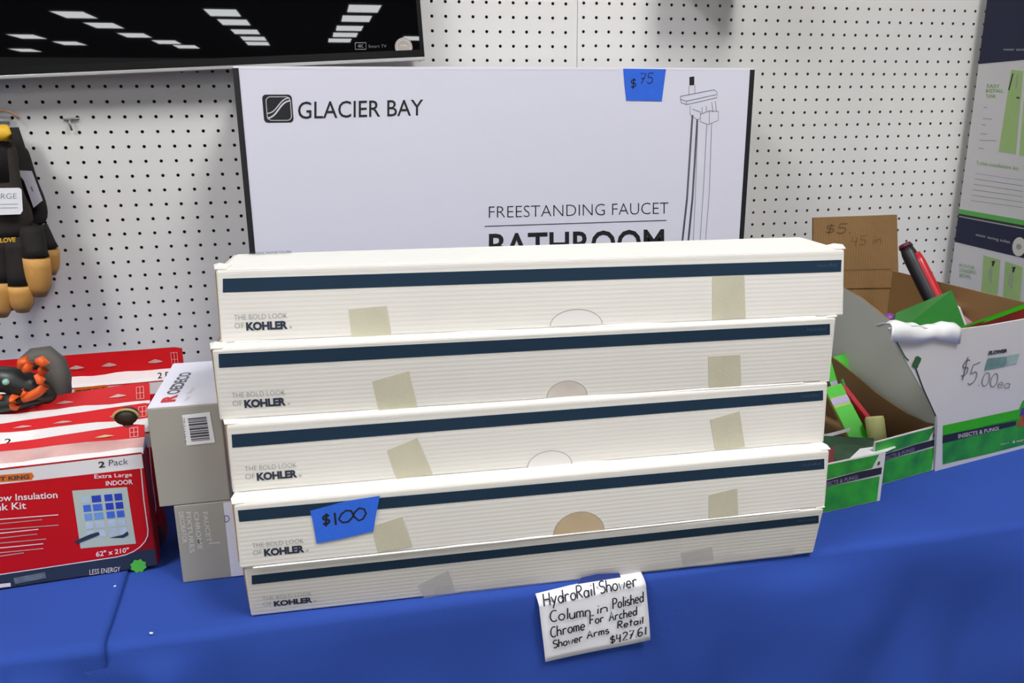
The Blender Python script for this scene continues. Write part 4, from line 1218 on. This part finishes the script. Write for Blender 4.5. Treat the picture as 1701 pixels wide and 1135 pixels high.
# red box with bright green edge against the far side
P3 = [onp(1598, 552, (0, -.515, 0), Vector((0, -1, 0))), ony(1725, 545, -.50), ony(1725, 500, -.50), ony(1599, 544, -.515)]
nP3 = Vector((.05, -1, .1)).normalized()
pk_quad('seed_packet', 'dark red packet with bright green top edge, at the right in the large carton', 'packet', P3, .006, nP3, mat('dark_red_print', (122, 34, 30), .45, var=.3, var_scale=40),
        lambda b: b.add([p_ + nP3 * .0006 for p_ in (ony(1590, 552, -.515), ony(1725, 504, -.50), ony(1725, 496, -.50), ony(1596, 543, -.515))], [(0, 1, 2, 3)], M_cgr2), GRP)
pc = ony(1478, 529, -.392); b = MB()
b.tube([pc + Vector((0, .02, -.05)), pc + Vector((0, .01, -.01)), pc, pc + Vector((0, -.003, .007))], [.0125, .0125, .0115, .006], mat('purple_cap', (124, 62, 140), .4), 16)
tag(b.build('bottle', origin=pc - Vector((0, 0, .05))), 'purple bottle cap peeping over the left edge of the large carton', 'bottle')

# ---- tray cartons with low green fronts
M_tray = mat('shade_darkened_kraft', (112, 84, 50), 0.85, var=0.12, var_scale=9, bump=0.25, bump_scale=55, stripes='X')  # shade inside the trays put into a darker kraft colour


def tray(label, fl, fr, depth, lip_h, lip_px, right_high):
    fl, fr = Vector(fl), Vector(fr); U_ = (fr - fl).normalized(); D_ = Vector((-U_.y, U_.x, 0)); D_ = Vector((D_.x * .3, D_.y, 0)).normalized()
    bl_, br_ = fl + D_ * depth, fr + D_ * depth
    e = thing('display_carton', (fl + fr + bl_ + br_) / 4, label, 'carton', 'open cartons of packets')
    b = MB(); z0_ = T + .0006
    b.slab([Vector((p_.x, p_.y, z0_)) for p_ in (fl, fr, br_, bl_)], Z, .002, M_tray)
    F_ = Face(Vector((fl.x, fl.y, z0_)), U_)
    W_ = (fr - fl).length
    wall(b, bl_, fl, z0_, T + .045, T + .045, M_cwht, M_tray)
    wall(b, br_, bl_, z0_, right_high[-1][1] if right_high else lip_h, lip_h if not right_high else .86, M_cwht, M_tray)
    if right_high:
        A_ = [Vector((fr.x, fr.y, z0_))] + [Vector((fr.x + (br_.x - fr.x) * t_, fr.y + (br_.y - fr.y) * t_, zz)) for t_, zz in right_high] + [Vector((br_.x, br_.y, z0_))]
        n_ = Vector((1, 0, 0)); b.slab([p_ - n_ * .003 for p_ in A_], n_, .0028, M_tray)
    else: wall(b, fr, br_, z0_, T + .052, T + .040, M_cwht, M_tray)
    b.build('carton_walls', e)
    t = MB()
    t.slab([F_.at(u_, v_) for u_, v_ in ((0, 0), (W_, 0), (W_, lip_h - z0_), (0, lip_h - z0_ - .002))], F_.N, .0024, M_cwht)
    hL = lip_h - z0_; n0 = .0028
    F_.patch(t, [(.001, .001), (W_ - .006, .001), (W_ - .006, hL * .52), (.001, hL * .52)], M_cgrn, n0)
    F_.patch(t, [(.001, hL * .52), (W_ - .004, hL * .56), (W_ - .004, hL * .70), (W_ * .62, hL * .70), (.001, hL * .64)], M_cblk, n0 + .0002)
    F_.patch(t, [(.001, hL * .66), (W_ * .60, hL * .71), (W_ - .022, hL * .72), (W_ - .012, hL - .002), (.001, hL - .003)], M_cgrn, n0)
    F_.text(t, 'INSECTS & FUNGI', [(W_ * .10, hL * .535), (W_ * .62, hL * .565), (W_ * .62, hL * .645), (W_ * .10, hL * .615)], M_lav, .01, n0 + .0005)
    F_.patch(t, [(W_ - .014, hL * .76), (W_ - .009, hL * .76), (W_ - .009, hL * .83), (W_ - .013, hL * .83)], mat('dark_green_print', (56, 96, 56), .5), n0 + .0004)
    t.build('front_lip', e)
    return F_


rh = [(0.02, .8235), (.06, .8200), (.16, .8210), (.35, .833), (.50, .8495), (.62, .8602), (1.0, .885)]
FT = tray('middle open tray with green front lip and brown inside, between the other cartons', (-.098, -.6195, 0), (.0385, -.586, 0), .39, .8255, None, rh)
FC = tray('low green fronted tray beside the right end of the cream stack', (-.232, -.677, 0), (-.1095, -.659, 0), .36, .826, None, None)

# packets in the middle tray
a_, b_ = ony(1436, 744, -.50), ony(1383, 640, -.41)
e, F_, L_ = packet('seed_packet', 'bright green packet with lavender band lying in the middle tray', 'packet', a_, b_, .031, .010, (-.25, -1, .45), [(.0, .66, M_cgr2), (.70, .80, M_lav), (.82, .985, M_cgr2)], GRP, mat('yellow_green_edge', (150, 170, 70), .5))
a_, b_ = ony(1420, 676, -.385), ony(1385, 592, -.33)
packet('seed_packet', 'green packet with violet band at the back of the middle tray', 'packet', a_, b_, .050, .010, (-.3, -1, .35), [(.42, .56, M_lav), (.56, .98, M_cgr2)], GRP, M_cgrn)
a_, b_ = ony(1454, 706, -.478), ony(1402, 640, -.415)
packet('seed_packet', 'thin red packet wedged beside the green packet in the middle tray', 'packet', a_, b_, .0085, .012, (.1, -1, .4), [], GRP, M_rp)
a_, b_ = ony(1446, 712, -.43), ony(1414, 626, -.37)
packet('seed_packet', 'green packet standing behind the red one in the middle tray', 'packet', a_, b_, .036, .009, (-.2, -1, .3), [], GRP, M_cgrn)
pc = ony(1459, 741, -.51); pt = ony(1452, 692, -.49)
b = MB(); b.tube([pc, pc + (pt - pc) * .15, pc + (pt - pc) * .9, pt], [.0125, .0145, .0150, .0135], mat('pale_yellow_green_plastic', (210, 212, 140), .45), 18); 
tag(b.build('bottle', origin=pc), 'pale yellow green bottle lying in the middle tray', 'bottle')
# contents of the low tray
b = MB()
pl = [ony(1398, 775, -.652), ony(1442, 764, -.648), ony(1488, 744, -.618), ony(1482, 738, -.600), ony(1428, 746, -.600)]
b.slab(pl, Vector((0, -.6, 1)), .0008, M_white); tag(b.build('paper_slip'), 'white paper slip on top of the low green tray', 'paper')
P = [ony(1368, 786, -.645), ony(1450, 768, -.645), ony(1452, 728, -.56), ony(1368, 724, -.56)]
nP = Vector((0, -.75, .65))
pk_quad('seed_packet', 'dark green packet lying in the low tray under the paper slip', 'packet', P, .006, nP, mat('bottle_green_print', (40, 74, 48), .4, var=.4, var_scale=40), None, GRP)
P = [ony(1374, 778, -.651), ony(1384, 777, -.651), ony(1386, 742, -.60), ony(1374, 745, -.60)]
pk_quad('seed_packet', 'small dark red packet at the left end of the low tray', 'packet', P, .004, nP, mat('maroon_print', (110, 26, 34), .4), None, GRP)
P = [ony(1366, 729, -.55), ony(1412, 716, -.54), ony(1412, 711, -.54), ony(1366, 723, -.55)]
b = MB(); b.slab(P, Vector((0, -1, .2)), .0008, M_white); tag(b.build('paper_slip'), 'pale strip of paper across the back of the low tray', 'paper')
